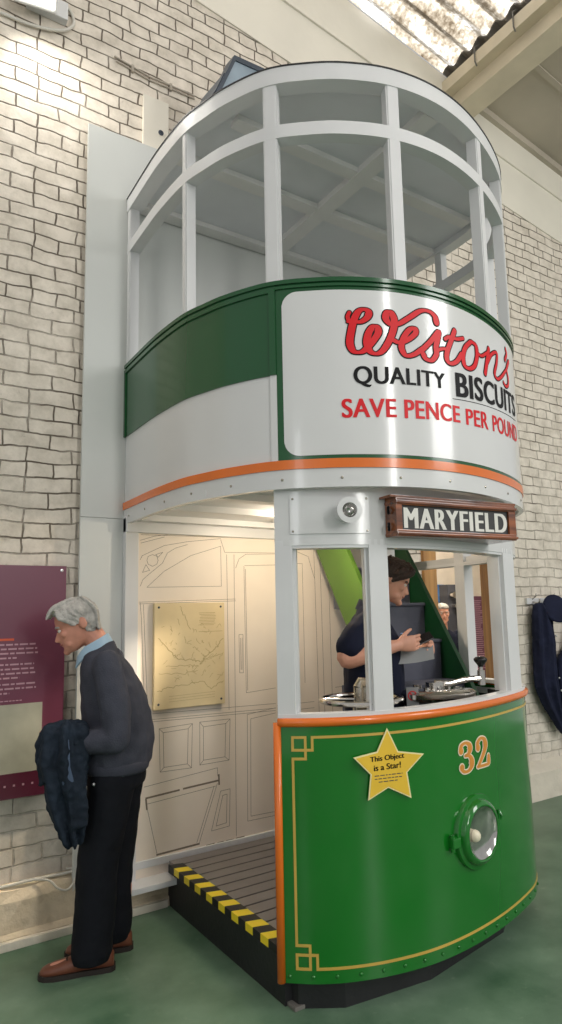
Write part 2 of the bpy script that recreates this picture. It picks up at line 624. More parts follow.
class Plan:
    """a plan curve; P(s, z, off) is a point on the vertical surface over it, off outward"""
    def __init__(s, pts, inside):
        s.c = crom([(x, y) for x, y in pts], 24)
        s.L = [0.0]
        for i in range(1, len(s.c)):
            s.L.append(s.L[-1] + (s.c[i] - s.c[i - 1]).length)
        s.inside = V(inside)
        s.len = s.L[-1]

    def at(s, t):
        if t <= 0:
            d = (s.c[1] - s.c[0]).normalized()
            return s.c[0] + d * t, d
        if t >= s.len:
            d = (s.c[-1] - s.c[-2]).normalized()
            return s.c[-1] + d * (t - s.len), d
        import bisect
        i = min(max(bisect.bisect_right(s.L, t) - 1, 0), len(s.c) - 2)
        k = (t - s.L[i]) / (s.L[i + 1] - s.L[i])
        p = s.c[i].lerp(s.c[i + 1], k)
        d1 = (s.c[min(i + 2, len(s.c) - 1)] - s.c[max(i - 1, 0)]).normalized()
        return p, d1

    def nrm(s, t):
        p, d = s.at(t)
        n = V((d.y, -d.x))
        if n.dot(s.inside - p) > 0:
            n = -n
        return n

    def P(s, t, z, off=0.0):
        p, d = s.at(t)
        n = s.nrm(t)
        return V((p.x + n.x * off, p.y + n.y * off, z))

    def slab(s, mb, s0, s1, z0, z1, o0, o1, step=0.03):
        n = max(1, int((s1 - s0) / step))
        rings = []
        for i in range(n + 1):
            t = s0 + (s1 - s0) * i / n
            zz0 = z0(t) if callable(z0) else z0
            zz1 = z1(t) if callable(z1) else z1
            rings.append([s.P(t, zz0, o0), s.P(t, zz0, o1), s.P(t, zz1, o1), s.P(t, zz1, o0)])
        mb.loft(rings)

    def ribbon(s, mb, pts, w, off, n=6, taper=True, outline=0.0):
        """brush stroke on the surface; pts (s,z), w width(s)"""
        c = crom([(a, b) for a, b in pts], n) if len(pts) > 2 else [V(pts[0]), V(pts[1])]
        m_ = len(c)
        ring = []
        for i, p in enumerate(c):
            t = (c[min(i + 1, m_ - 1)] - c[max(i - 1, 0)]).normalized()
            q = V((-t.y, t.x))
            f = i / (m_ - 1)
            ww = w(f, t) if callable(w) else w
            ww = ww / 2 + outline
            a, b = p + q * ww, p - q * ww
            ring.append((s.P(a.x, a.y, off), s.P(b.x, b.y, off)))
        vs = [(mb.bm.verts.new(a), mb.bm.verts.new(b)) for a, b in ring]
        for i in range(m_ - 1):
            mb.face([vs[i][0], vs[i][1], vs[i + 1][1], vs[i + 1][0]])
        # round ends
        for i in (0, m_ - 1):
            p = c[i]
            t = (c[min(i + 1, m_ - 1)] - c[max(i - 1, 0)]).normalized()
            ww = (w(i / (m_ - 1), t) if callable(w) else w) / 2 + outline
            cv = [mb.bm.verts.new(s.P(p.x + math.cos(k * PI / 6) * ww, p.y + math.sin(k * PI / 6) * ww, off)) for k in range(12)]
            mb.face(cv)


def text_geo(txt, bold=0.0, extrude=0.0, space=1.0):
    """vertices (x,y in 0..1 box) and polygons of a word in the built-in font"""
    c = bpy.data.curves.new('lettering_curve', 'FONT')
    c.body = txt
    c.offset = bold
    c.extrude = extrude
    c.space_character = space
    o = bpy.data.objects.new('lettering_curve', c)
    COL.objects.link(o)
    dg = bpy.context.evaluated_depsgraph_get()
    dg.update()
    me = bpy.data.meshes.new_from_object(o.evaluated_get(dg))
    vs = [v.co.copy() for v in me.vertices]
    fs = [tuple(p.vertices) for p in me.polygons]
    bpy.data.objects.remove(o)
    bpy.data.curves.remove(c)
    bpy.data.meshes.remove(me)
    x0, x1 = min(v.x for v in vs), max(v.x for v in vs)
    y0, y1 = min(v.y for v in vs), max(v.y for v in vs)
    return [((v.x - x0) / (x1 - x0), (v.y - y0) / (y1 - y0)) for v in vs], fs


def text_on(mb, fn, txt, bold=0.0, space=1.0):
    """fn(x,y) maps the unit text box to 3D"""
    vs, fs = text_geo(txt, bold, 0.0, space)
    b = [mb.bm.verts.new(fn(x, y)) for x, y in vs]
    for f in fs:
        mb.face([b[i] for i in f])


def remeshed(mb, voxel, smooth=4, fac=0.5, noise_amp=0.0, noise_scale=8.0):
    """one continuous surface from overlapping closed forms"""
    bmesh.ops.recalc_face_normals(mb.bm, faces=mb.bm.faces[:])
    me = bpy.data.meshes.new('form')
    mb.bm.to_mesh(me)
    mb.bm.free()
    o = bpy.data.objects.new('form', me)
    COL.objects.link(o)
    r = o.modifiers.new('r', 'REMESH')
    r.mode = 'VOXEL'
    r.voxel_size = voxel
    if smooth:
        k = o.modifiers.new('s', 'SMOOTH')
        k.iterations = smooth
        k.factor = fac
    dg = bpy.context.evaluated_depsgraph_get()
    dg.update()
    me2 = bpy.data.meshes.new_from_object(o.evaluated_get(dg))
    bpy.data.objects.remove(o)
    bpy.data.meshes.remove(me)
    if noise_amp:
        nn = [v.normal.copy() for v in me2.vertices]
        for v, q in zip(me2.vertices, nn):
            p = v.co * noise_scale
            v.co += q * noise_amp * (noise.noise(V((p.x, p.y, p.z * 0.55))) + 0.5 * noise.noise(p * 2.3))
    me2.shade_smooth()
    return me2
# ------------------------------------------------------------------ the hall
YW = 3.92          # face of the brick gable wall
DOORX = (3.90, 4.56)
DOORZ = 2.22


def zb(x):         # top of the brickwork, parallel to the roof slope
    return 6.0 - 0.137 * (x - 1.84)


def zr(x):         # underside of the roof
    return 6.79 - 0.150 * (x - 3.14)


mb = MB()
mb.box(-2.5, 9.5, -6.0, 3.92, -0.1, 0.0)
tag(mb.build('floor', 'floor'), kind='structure')

mb = MB()
for x0, x1, z0 in ((-2.5, DOORX[0], 0), (DOORX[0], DOORX[1], DOORZ), (DOORX[1], 9.5, 0)):
    mb.prism([(x0, YW, z0), (x1, YW, z0), (x1, YW, zb(x1)), (x0, YW, zb(x0))], (0, 0.07, 0))
tag(mb.build('wall_back', 'brick'), kind='structure')

mb = MB()
mb.prism([(-2.5, YW - 0.012, zb(-2.5)), (9.5, YW - 0.012, zb(9.5)), (9.5, YW - 0.012, zr(9.5)), (-2.5, YW - 0.012, zr(-2.5))], (0, 0.25, 0))
mb.prism([(1.0, YW - 0.03, zb(1.0) + 0.50), (9.0, YW - 0.03, zb(9.0) + 0.50), (9.0, YW - 0.03, zb(9.0) + 0.515), (1.0, YW - 0.03, zb(1.0) + 0.515)], (0, 0.03, 0))
tag(mb.build('wall_gable', 'plaster'), kind='structure')

# plinths
mb = MB()
mb.box(-2.5, 1.56, 3.765, 3.80, 0.0, 0.04, bev=0.004)
tag(mb.build('trim_1', 'plinth_white'), kind='structure')
mb = MB()
prof = []
rr = random.Random(3)
rings = []
for i in range(0, 41):
    x = -2.5 + 4.9 * i / 40
    j = lambda a: rr.uniform(-a, a)
    rings.append([V((x, YW, 0)), V((x, 3.785 + j(.006), 0)), V((x, 3.79 + j(.006), 0.045)), V((x, 3.825 + j(.012), 0.06)),
                  V((x, 3.835 + j(.014), 0.205 + j(.01))), V((x, 3.86 + j(.012), 0.245 + j(.012))), V((x, YW, 0.265 + j(.006)))])
mb.loft(rings)
tag(mb.build('baseboard_left', 'plinth'), kind='structure')
mb = MB()
for x0, x1 in ((2.4, DOORX[0] - 0.13), (DOORX[1] + 0.13, 9.5)):
    rings = []
    for i in range(0, 25):
        x = x0 + (x1 - x0) * i / 24
        j = lambda a: rr.uniform(-a, a)
        rings.append([V((x, YW, 0)), V((x, 3.80 + j(.004), 0)), V((x, 3.825 + j(.006), 0.21 + j(.008))), V((x, 3.86 + j(.01), 0.255 + j(.01))), V((x, YW, 0.29 + j(.006)))])
    mb.loft(rings)
tag(mb.build('baseboard_right', 'plinth_white'), kind='structure')

# roof: translucent corrugated sheets down to the purlin, boarded ceiling beyond
XP = 4.36


def zsheet(x, y):
    return 6.80 - 0.150 * (x - 3.14) + 0.032 * math.sin(2 * PI * y / 0.19)


mb = MB()
ny = 170
for k in range(4):
    xa = -1.6 + 1.5 * k
    xb = xa + 1.56 if k < 3 else XP + 0.10
    lift = 0.012 * (3 - k)
    rings = []
    for i in range(ny + 1):
        y = 3.90 - 5.6 * i / ny
        rings.append([V((xa, y, zsheet(xa, y) + lift)), V((xb, y, zsheet(xb, y) + lift)), V((xb, y, zsheet(xb, y) + lift + 0.006)), V((xa, y, zsheet(xa, y) + lift + 0.006))])
    mb.loft(rings)
tag(mb.build('window_rooflight', 'rooflight', smooth='auto'), kind='structure')

# lower lip of the rooflight: opaque corrugated cement strip over the purlin
mb = MB()
rings = []
for i in range(ny + 1):
    y = 3.90 - 5.6 * i / ny
    rings.append([V((x, y, zsheet(x, y) - 0.012 + e)) for x, e in ((XP - 0.03, 0), (XP + 0.22, 0), (XP + 0.22, 0.014), (XP - 0.03, 0.014))])
mb.loft(rings)
tag(mb.build('trim_roof_edge', 'asbestos', smooth='auto'), kind='structure')

mb = MB()
mb.box(XP - 0.04, XP + 0.06, -2.0, 3.92, 6.40, 6.52)
mb.box(XP + 0.06, XP + 0.30, -2.0, 3.92, 6.26, 6.46)
tag(mb.build('beam_purlin', 'beam'), kind='structure')

mb = MB()
x0, x1 = XP + 0.18, 9.5
mb.prism([(x0, 3.92, zr(x0) - 0.05), (x1, 3.92, zr(x1) - 0.05), (x1, 3.92, zr(x1)), (x0, 3.92, zr(x0))], (0, -6.0, 0))
for k in range(1, 5):          # cover strips between the boards
    y = 3.92 - 0.62 - 1.25 * (k - 1)
    mb.prism([(x0, y, zr(x0) - 0.065), (x1, y, zr(x1) - 0.065), (x1, y, zr(x1) - 0.045), (x0, y, zr(x0) - 0.045)], (0, -0.05, 0))
mb.prism([(x0, 3.92, zr(x0) - 0.12), (x1, 3.92, zr(x1) - 0.12), (x1, 3.92, zr(x1) - 0.05), (x0, 3.92, zr(x0) - 0.05)], (0, -0.06, 0))
tag(mb.build('ceiling', 'ceiling'), kind='structure')

# hook bolts on the purlin
mb = MB()
for k in range(6):
    y = 3.5 - 0.42 * k
    mb.tube([(XP + 0.02, y, 6.62), (XP - 0.05, y, 6.56), (XP - 0.052, y, 6.42), (XP - 0.03, y, 6.385)], 0.007, 6)
tag(mb.build('trim_hook_bolts', 'asbestos'), kind='structure')

# doorway in the gable wall with a timber lining, and the room beyond
mb = MB()
mb.box(DOORX[0] - 0.13, DOORX[0] + 0.008, YW - 0.03, YW + 0.09, 0, DOORZ + 0.12, bev=0.004)
mb.box(DOORX[1] - 0.008, DOORX[1] + 0.12, YW - 0.03, YW + 0.09, 0, DOORZ + 0.12, bev=0.004)
mb.box(DOORX[0] + 0.009, DOORX[1] - 0.009, YW - 0.03, YW + 0.09, DOORZ - 0.008, DOORZ + 0.12, bev=0.004)
tag(mb.build('door_1', 'timber'), kind='structure')
mb = MB()
mb.box(2.6, 10.2, YW + 0.07, 9.0, -0.1, 0.0)
tag(mb.build('floor_back_room', 'roomfloor'), kind='structure')
mb = MB()
mb.box(2.6, 10.2, 6.5, 6.6, 0, 3.0)
tag(mb.build('wall_back_room', 'roomwall'), kind='structure')
mb = MB()
mb.box(2.6, 10.2, YW + 0.07, 6.5, 3.0, 3.1)
tag(mb.build('ceiling_back_room', 'roomwall'), kind='structure')
add_light('back_room_lamp', 'POINT', (5.6, 5.0, 2.75), 75, (1, 0.93, 0.82), 0.15)

# ------------------------------------------------------------------ the tram end
UP = Plan([(1.31, 3.84), (1.305, 3.55), (1.305, 3.3), (1.325, 3.02), (1.365, 2.86), (1.42, 2.70), (1.53, 2.50), (1.68, 2.36), (1.83, 2.26),
           (2.03, 2.175), (2.27, 2.138), (2.52, 2.16), (2.78, 2.235), (3.02, 2.345), (3.18, 2.46), (3.30, 2.61), (3.375, 2.80), (3.40, 3.02),
           (3.405, 3.3), (3.405, 3.55), (3.405, 3.84)], (2.36, 3.3))
LO = Plan([(1.543, 2.525), (1.65, 2.43), (1.78, 2.355), (1.95, 2.295), (2.16, 2.26), (2.40, 2.268), (2.65, 2.31), (2.9, 2.38), (3.08, 2.455),
           (3.22, 2.57), (3.30, 2.74), (3.335, 2.95), (3.34, 3.2), (3.34, 3.84)], (2.36, 3.3))
tram = empty('tram', (2.36, 3.0, 0.0), 'green and white double deck tram end standing against the brick wall', 'tram')
S_DIV = 1.408        # moulding between the side panel and the advert panel
S_DIV2 = 3.30        # its twin on the far side
SE = UP.len

# lower dash (apron)
mb = MB()
LOE = LO.len
LO.slab(mb, 0.0, LOE, 0.115, 1.150, -0.012, 0.0)
dash = mb.build('dash', 'green', tram, smooth='auto')
mb = MB()
LO.slab(mb, 0.02, LOE, 0.24, 1.118, -0.030, -0.013)
mb.build('cab_lining', 'darkliner', tram, smooth='auto')
# orange edging: top rail and the vertical at the platform side
mb = MB()
n = 90
for (a, b) in ((0.0, LOE),):
    rings = []
    for i in range(n + 1):
        t = a + (b - a) * i / n
        ring = []
        for k in range(10):
            an = 2 * PI * k / 10
            ring.append(LO.P(t, 1.146 + 0.019 * math.sin(an), 0.004 + 0.017 * math.cos(an)))
        rings.append(ring)
    mb.loft(rings)
p0 = LO.P(-0.004, 0.118, 0.002)
p1 = LO.P(-0.004, 1.146, 0.002)
mb.tube([p0, (p0 + p1) / 2, p1], 0.0175, 10)
mb.build('dash_rim', 'orange', dash, smooth=True)
# gold lining
mb = MB()
lw = 0.011
o = 0.0022


def gold(pts):
    for a, b in zip(pts[:-1], pts[1:]):
        s0, s1 = sorted((a[0], b[0]))
        z0, z1 = sorted((a[1], b[1]))
        LO.slab(mb, s0 - lw / 2, s1 + lw / 2, z0 - lw / 2, z1 + lw / 2, 0.0004, o)


SA, SB = 0.062, 2.42
ZT, ZB = 1.084, 0.172
q = 0.042
for z, sg in ((ZT, -1), (ZB, 1)):
    gold([(SA + 2.0 * q, z), (SB, z)])
    gold([(SA + 2.0 * q, z), (SA + 2.0 * q, z + sg * 1.25 * q)])
    gold([(SA + 2.0 * q, z + sg * 1.25 * q), (SA + 0.15 * q, z + sg * 1.25 * q)])
    # little square in the corner
    gold([(SA, z), (SA + 1.3 * q, z)])
    gold([(SA, z), (SA, z + sg * 1.25 * q)])
    gold([(SA + 1.3 * q, z), (SA + 1.3 * q, z + sg * 2.1 * q)])
    gold([(SA, z + sg * 2.1 * q), (SA + 1.3 * q, z + sg * 2.1 * q)])
gold([(SA, ZB + 2.1 * q), (SA, ZT - 2.1 * q)])
mb.build('gold_lining', 'gold', dash)
# rivets along the foot
for k in range(24):
    t = 0.03 + k * 0.098
    nn = LO.nrm(t)
    mb = MB()
    mb.revolve(LO.P(t, 0.142, 0.001), (nn.x, nn.y, 0), [(0.0085, -0.001), (0.0075, 0.003), (0.004, 0.0055), (0.0008, 0.0062)], 10, True)
    mb.build('rivet', 'green', dash, smooth=True)

# fleet number
num3 = [(0.870, 0.972), (0.884, 0.995), (0.912, 1.003), (0.938, 0.990), (0.944, 0.965), (0.928, 0.944), (0.905, 0.938)]
num3b = [(0.905, 0.938), (0.934, 0.934), (0.953, 0.910), (0.950, 0.880), (0.926, 0.860), (0.895, 0.859), (0.871, 0.876)]
num2 = [(1.005, 0.960), (1.012, 0.990), (1.038, 1.008), (1.066, 0.999), (1.078, 0.970), (1.066, 0.938), (1.036, 0.900), (1.006, 0.866)]
num2b = [(1.000, 0.866), (1.035, 0.864), (1.070, 0.864), (1.096, 0.868), (1.102, 0.905)]


def nmap(a, b):
    return (0.994 + (a - 0.986) * 0.98 + 0.010, 0.930 + (b - 0.934) * 0.88)


def numw(f, t):
    return 0.013 + 0.024 * abs(t.y) ** 2 * (0.35 + 0.65 * math.sin(PI * f))


for mtl, ol, off in (('whiteline', 0.0055, 0.0028), ('goldleaf', 0.0, 0.0042)):
    mb = MB()
    for st in (num3, num3b, num2, num2b):
        LO.ribbon(mb, [nmap(*q_) for q_ in st], numw, off, outline=ol)
    for (cx_, cz_) in ((0.876, 0.966), (0.877, 0.882), (1.012, 0.962)):
        cx_, cz_ = nmap(cx_, cz_)
        vs = [mb.bm.verts.new(LO.P(cx_ + math.cos(k * PI / 8) * (0.016 + ol), cz_ + math.sin(k * PI / 8) * (0.016 + ol), off)) for k in range(16)]
        mb.face(vs)
    mb.build('fleet_number_outline' if ol else 'fleet_number', mtl, dash, recalc=False)

# headlamp
hc = V((2.455, 2.272, 0.590))
hn = LO.nrm(1.0)
ax = V((hn.x, hn.y, 0)).normalized()
mb = MB()
mb.revolve(hc, ax, [(0.166, -0.05), (0.166, 0.004), (0.162, 0.012), (0.145, 0.014), (0.142, 0.020), (0.140, 0.030), (0.134, 0.036), (0.122, 0.042), (0.115, 0.040), (0.112, 0.010)], 48)
hl = mb.build('headlamp', 'green', tram, smooth='auto')
mb = MB()
mb.revolve(hc, ax, [(0.114, 0.036), (0.104, 0.027), (0.085, 0.019), (0.05, 0.013), (0.012, 0.011), (0.001, 0.011)], 48)
mb.build('reflector', 'lens', hl, smooth=True)
mb = MB()
mb.ball(hc + ax * 0.020 + V((-0.038, 0, -0.010)), 0.027)
mb.build('bulb', 'whiteline', hl, smooth=True)
mb = MB()
hx = hc + V((-0.178, 0.0, -0.01))
mb.box(hx.x - 0.022, hx.x + 0.03, hx.y - 0.045, hx.y + 0.0, hx.z - 0.022, hx.z + 0.022, bev=0.006)
mb.tube([(hx.x - 0.012, hx.y - 0.03, hx.z - 0.036), (hx.x - 0.012, hx.y - 0.03, hx.z + 0.036)], 0.011, 10)
mb.build('hinge', 'green', hl)
mb = MB()
kx = hc + V((0.195, 0.030, 0.03))
mb.tube([kx + V((0, 0, -0.018)), kx + V((0.004, -0.012, 0)), kx + V((0, 0, 0.018))], 0.006, 8)
mb.box(kx.x - 0.012, kx.x + 0.012, kx.y - 0.006, kx.y + 0.02, kx.z - 0.025, kx.z + 0.025, bev=0.004)
mb.build('catch', 'green', hl)

# white sill on the dash
mb = MB()
LO.slab(mb, 0.0, LOE, 1.158, 1.180, -0.055, 0.004)
mb.build('window_sill', 'cream', tram, smooth='auto')

# window posts of the cab
for (a, b, nm) in ((0.0, 0.078, 0), (0.425, 0.515, 1), (1.425, 1.60, 2), (2.275, 2.36, 4), (LOE - 0.08, LOE, 5)):
    mb = MB()
    LO.slab(mb, a, b, 1.18, 1.93 if nm < 4 else 2.14, -0.09 if nm == 2 else -0.075, 0.0)
    if nm < 3:       # stop beads
        LO.slab(mb, b, b + 0.014, 1.18, 1.93, -0.06, -0.022)
        if nm:
            LO.slab(mb, a - 0.014, a, 1.18, 1.93, -0.06, -0.022)
    mb.build('window_post', 'cream', tram, smooth='auto')
# corner board behind the first post, closing the platform side
mb = MB()
LO.slab(mb, 0.0, 1.80, 1.905, 2.175, -0.06, 0.0)
LO.slab(mb, 1.80, LOE, 1.895, 1.950, -0.05, 0.0)
LO.slab(mb, 1.80, LOE, 2.13, 2.175, -0.05, 0.0)
fascia = mb.build('fascia', 'white', tram, smooth='auto')
mb = MB()
LO.slab(mb, 0.072, 0.432, 1.955, 2.125, 0.001, 0.006)
acc = mb.build('access_plate', 'white', fascia, smooth='auto')
mb = MB()
LO.slab(mb, 0.0, LOE, 1.892, 1.912, -0.08, -0.004)
mb.build('window_head', 'cream', fascia, smooth='auto')
for t, z in ((0.085, 1.967), (0.42, 1.967), (0.085, 2.113), (0.42, 2.113)):
    nn = LO.nrm(t)
    mb = MB()
    mb.revolve(LO.P(t, z, 0.005), (nn.x, nn.y, 0), [(0.006, 0), (0.005, 0.003), (0.001, 0.004)], 8, True)
    mb.build('screw', 'brass', acc)
# marker lamp
t = 0.318
nn = LO.nrm(t)
nv = V((nn.x, nn.y, 0))
c = LO.P(t, 2.047, 0.004)
mb = MB()
mb.revolve(c, nv, [(0.045, 0), (0.045, 0.075), (0.056, 0.076), (0.057, 0.088), (0.033, 0.089), (0.031, 0.07)], 32)
ml = mb.build('marker_lamp', 'white', tram, smooth='auto')
mb = MB()
mb.revolve(c, nv, [(0.032, 0.074), (0.028, 0.06), (0.014, 0.048), (0.001, 0.045)], 24)
mb.build('lens', 'lens', ml, smooth=True)
# destination box
DW, DZ0, DZ1 = 0.725, 1.937, 2.112
DM = Matrix.Translation((1.980, 2.200, 0)) @ Matrix.Rotation(math.radians(-5.6), 4, 'Z')


def dbox(mb, x0, x1, y0, y1, z0, z1, bev=0.0):
    mb.hexa([DM @ V((x, y, z)) for x in (x0, x1) for y in (y0, y1) for z in (z0, z1)], bev)


mb = MB()
dbox(mb, 0, DW, 0, 0.20, DZ0, DZ0 + 0.030, 0.004)
dbox(mb, 0, DW, 0, 0.20, DZ1 - 0.034, DZ1, 0.004)
dbox(mb, 0, 0.032, 0.001, 0.20, DZ0 + 0.028, DZ1 - 0.03)
dbox(mb, DW - 0.045, DW, 0.001, 0.20, DZ0 + 0.028, DZ1 - 0.03)
dbox(mb, -0.028, DW + 0.004, 0.0, 0.20, DZ1 - 0.002, DZ1 + 0.010, 0.003)
dbox(mb, -0.003, DW + 0.003, -0.008, 0.10, DZ1 - 0.028, DZ1 - 0.014, 0.003)
dbox(mb, -0.003, DW + 0.003, -0.008, 0.10, DZ0 + 0.006, DZ0 + 0.018, 0.003)
db = mb.build('destination_box', 'destwood', tram)
mb = MB()
dbox(mb, 0.03, DW - 0.03, 0.012, 0.022, DZ0 + 0.027, DZ1 - 0.03)
bl = mb.build('blind', 'blind', db)
mb = MB()
x0, x1 = 0.052, 0.668
z0, z1 = DZ0 + 0.038, DZ1 - 0.044
for k, dx in enumerate((0.0, -0.003, 0.003, -0.0055, 0.0055)):
    text_on(mb, lambda x, y: DM @ V((x0 + x * (x1 - x0) + dx, 0.0105 - 0.0002 * k, z0 + y * (z1 - z0))), 'MARYFIELD', 0.0, 1.14)
mb.build('destination_lettering', 'blindtext', bl, recalc=False)
for z in (DZ0 + 0.045, DZ1 - 0.055):
    mb = MB()
    mb.tube([DM @ V((-0.008, 0.05, z - 0.016)), DM @ V((-0.016, 0.04, z)), DM @ V((-0.008, 0.05, z + 0.016))], 0.006, 8)
    mb.build('catch', 'black', db)

# upper deck: floor, skirt, panels
def inner_poly(z, off, a=0.0, b=None):
    b = SE if b is None else b
    return [UP.P(a + (b - a) * i / 70, z, off) for i in range(71)]


mb = MB()
mb.prism(inner_poly(2.20, -0.02), (0, 0, 0.04))
for k in range(3):
    y = 3.72 - 0.42 * k
    mb.box(1.36, 3.34, y - 0.035, y + 0.035, 2.165, 2.20)
mb.build('upper_deck_floor', 'cream', tram)
mb = MB()
UP.slab(mb, 0.0, SE, 2.155, 2.245, -0.02, 0.006)
sk = mb.build('skirt_panel', 'white', tram, smooth='auto')
for k in range(17):
    mb = MB()
    t = 0.1 + k * 0.265
    nn = UP.nrm(t)
    mb.revolve(UP.P(t, 2.195, 0.0055), (nn.x, nn.y, 0), [(0.007, 0), (0.006, 0.003), (0.001, 0.005)], 8, True)
    mb.build('screw', 'brass', sk)
mb = MB()
UP.slab(mb, 0.0, SE, 2.240, 2.282, -0.01, 0.012)
mb.build('orange_band', 'orange', tram, smooth='auto')
for a, b, nm in ((0.0, S_DIV, 0), (S_DIV2, SE, 1)):
    mb = MB()
    UP.slab(mb, a, b, 2.27, 2.69, -0.02, 0.0)
    sp_ = mb.build('side_panel', 'white', tram, smooth='auto')
    mb = MB()
    UP.slab(mb, a, b, 2.682, 3.126, -0.02, 0.006)
    gp = mb.build('green_side_panel', 'dgreen', tram, smooth='auto')
    mb = MB()
    UP.slab(mb, a, b, 3.078, 3.098, 0.004, 0.014)
    if nm == 0:
        UP.slab(mb, a, a + 0.022, 2.682, 3.09, 0.004, 0.014)
        UP.slab(mb, b - 0.03, b, 2.682, 3.09, 0.004, 0.014)
    else:
        UP.slab(mb, a, a + 0.03, 2.682, 3.09, 0.004, 0.014)
    mb.build('moulding', 'dgreen', gp, smooth='auto')
    mb = MB()
    if nm == 0:
        UP.slab(mb, b - 0.03, b, 2.27, 2.682, -0.002, 0.008)
    else:
        UP.slab(mb, a, a + 0.03, 2.27, 2.682, -0.002, 0.008)
    mb.build('moulding', 'white', sp_, smooth='auto')
# advert panel: green ground with a round-cornered white field
mb = MB()
UP.slab(mb, S_DIV, S_DIV2, 2.27, 3.126, -0.02, 0.004)
gf = mb.build('front_panel', 'dgreen', tram, smooth='auto')
mb = MB()
A0, A1, B0, B1, RC = 1.437, 3.272, 2.300, 3.072, 0.072


def zlo(t):
    d = min(t - A0, A1 - t)
    return B0 + (RC - math.sqrt(max(0, RC * RC - (RC - d) ** 2)) if d < RC else 0)


def zhi(t):
    d = min(t - A0, A1 - t)
    return B1 - (RC - math.sqrt(max(0, RC * RC - (RC - d) ** 2)) if d < RC else 0)


UP.slab(mb, A0 + 0.0005, A0 + RC, zlo, zhi, 0.0035, 0.0055, 0.006)
UP.slab(mb, A0 + RC, A1 - RC, zlo, zhi, 0.0035, 0.0055)
UP.slab(mb, A1 - RC, A1 - 0.0005, zlo, zhi, 0.0035, 0.0055, 0.006)
ad = mb.build('advert_board', 'white', tram, smooth='auto')
mb = MB()
UP.slab(mb, S_DIV - 0.002, S_DIV2 + 0.002, 3.090, 3.102, 0.002, 0.012)
UP.slab(mb, -0.0, SE, 3.112, 3.132, -0.045, 0.014)
mb.build('top_moulding', 'dgreen', gf, smooth='auto')

# signwriting
ST = {
    'W': [(1.746, 2.96), (1.738, 2.94), (1.745, 2.919), (1.769, 2.915), (1.8, 2.918), (1.829, 2.94), (1.835, 2.965), (1.815, 2.977), (1.79, 2.967), (1.769, 2.932), (1.753, 2.875), (1.744, 2.814), (1.76, 2.776), (1.793, 2.772), (1.822, 2.792), (1.855, 2.832), (1.877, 2.869), (1.871, 2.894), (1.852, 2.894), (1.831, 2.862), (1.822, 2.816), (1.836, 2.777), (1.867, 2.767), (1.899, 2.788), (1.932, 2.842), (1.952, 2.895), (1.956, 2.937), (1.941, 2.97), (1.922, 2.967), (1.916, 2.937), (1.94, 2.912), (1.978, 2.919), (2.035, 2.957), (2.096, 2.999), (2.145, 3.006), (2.178, 2.988), (2.187, 2.959)],
    'e': [(1.945, 2.838), (1.979, 2.828), (2.024, 2.849), (2.062, 2.883), (2.061, 2.906), (2.032, 2.897), (2.0, 2.854), (1.986, 2.806), (2.007, 2.77), (2.049, 2.779), (2.097, 2.813)],
    's1': [(2.09, 2.803), (2.148, 2.86), (2.196, 2.915), (2.191, 2.885), (2.176, 2.836), (2.176, 2.799), (2.147, 2.765), (2.115, 2.767), (2.1, 2.787)],
    't': [(2.177, 2.816), (2.21, 2.832), (2.241, 2.838)],
    'ts': [(2.304, 2.943), (2.276, 2.889), (2.246, 2.827), (2.241, 2.788), (2.264, 2.77), (2.308, 2.79), (2.346, 2.834)],
    'tb': [(2.236, 2.887), (2.264, 2.903), (2.317, 2.905), (2.367, 2.921)],
    'o': [(2.436, 2.922), (2.475, 2.91), (2.479, 2.858), (2.451, 2.802), (2.408, 2.776), (2.369, 2.781), (2.358, 2.823), (2.379, 2.876), (2.425, 2.917)],
    'o2': [(2.485, 2.877), (2.525, 2.872), (2.585, 2.905)],
    'n1': [(2.611, 2.933), (2.584, 2.867), (2.554, 2.789)],
    'n2': [(2.577, 2.845), (2.642, 2.914), (2.717, 2.945), (2.705, 2.886), (2.669, 2.82), (2.7, 2.798), (2.756, 2.822), (2.827, 2.871)],
    'ap': [(2.878, 3.018), (2.891, 2.994), (2.851, 2.949)],
    's2': [(2.807, 2.855), (2.883, 2.915), (2.933, 2.967)],
    's3': [(2.913, 2.956), (2.872, 2.901), (2.892, 2.859), (2.882, 2.816), (2.834, 2.794), (2.797, 2.805)],
}
WID = {'t': 0.014, 'tb': 0.016, 'o2': 0.014, 'ap': 0.019, 's2': 0.014}


def brush(base, swell):
    # a signwriter's brush: thick on the strokes coming down, thin on the loops
    def w(f, t):
        return base + swell * max(0.0, abs(t.y)) ** 1.5
    return w


for mtl, ol, off, nm in (('black', 0.0055, 0.0068, 'script_outline'), ('red', 0.0, 0.0085, 'script_lettering')):
    mb = MB()
    for k, pts in ST.items():
        if k in WID:
            w = brush(WID[k], 0.006)
        elif k == 'W':
            w = lambda f, t: (0.015 + 0.019 * max(0.0, abs(t.y)) ** 1.5) * (0.55 if f < 0.05 else 1.0)
        else:
            w = brush(0.017, 0.013) if k not in ('s3', 'n2') else brush(0.014, 0.011)
        UP.ribbon(mb, pts, w, off, outline=ol)
    mb.build(nm, mtl, ad, recalc=False)


DXY = [0, 0]


def word_up(name, txt, s0, s1, zb0, zb1, zt0, zt1, mtl, bold, parent):
    mb = MB()

    def fn(x, y):
        s = s0 + x * (s1 - s0)
        za = zb0 + x * (zb1 - zb0)
        zt = zt0 + x * (zt1 - zt0)
        return UP.P(s + DXY[0], za + y * (zt - za), 0.0072 + DXY[1])
    for k, dx in enumerate((0.0, -0.003, 0.003) if txt != 'BISCUITS' else (0.0, -0.003, 0.003, -0.005, 0.005)):
        DXY[0], DXY[1] = dx, 0.0001 * k
        text_on(mb, fn, txt, bold, 1.06)
    return mb.build(name, mtl, parent, recalc=False)


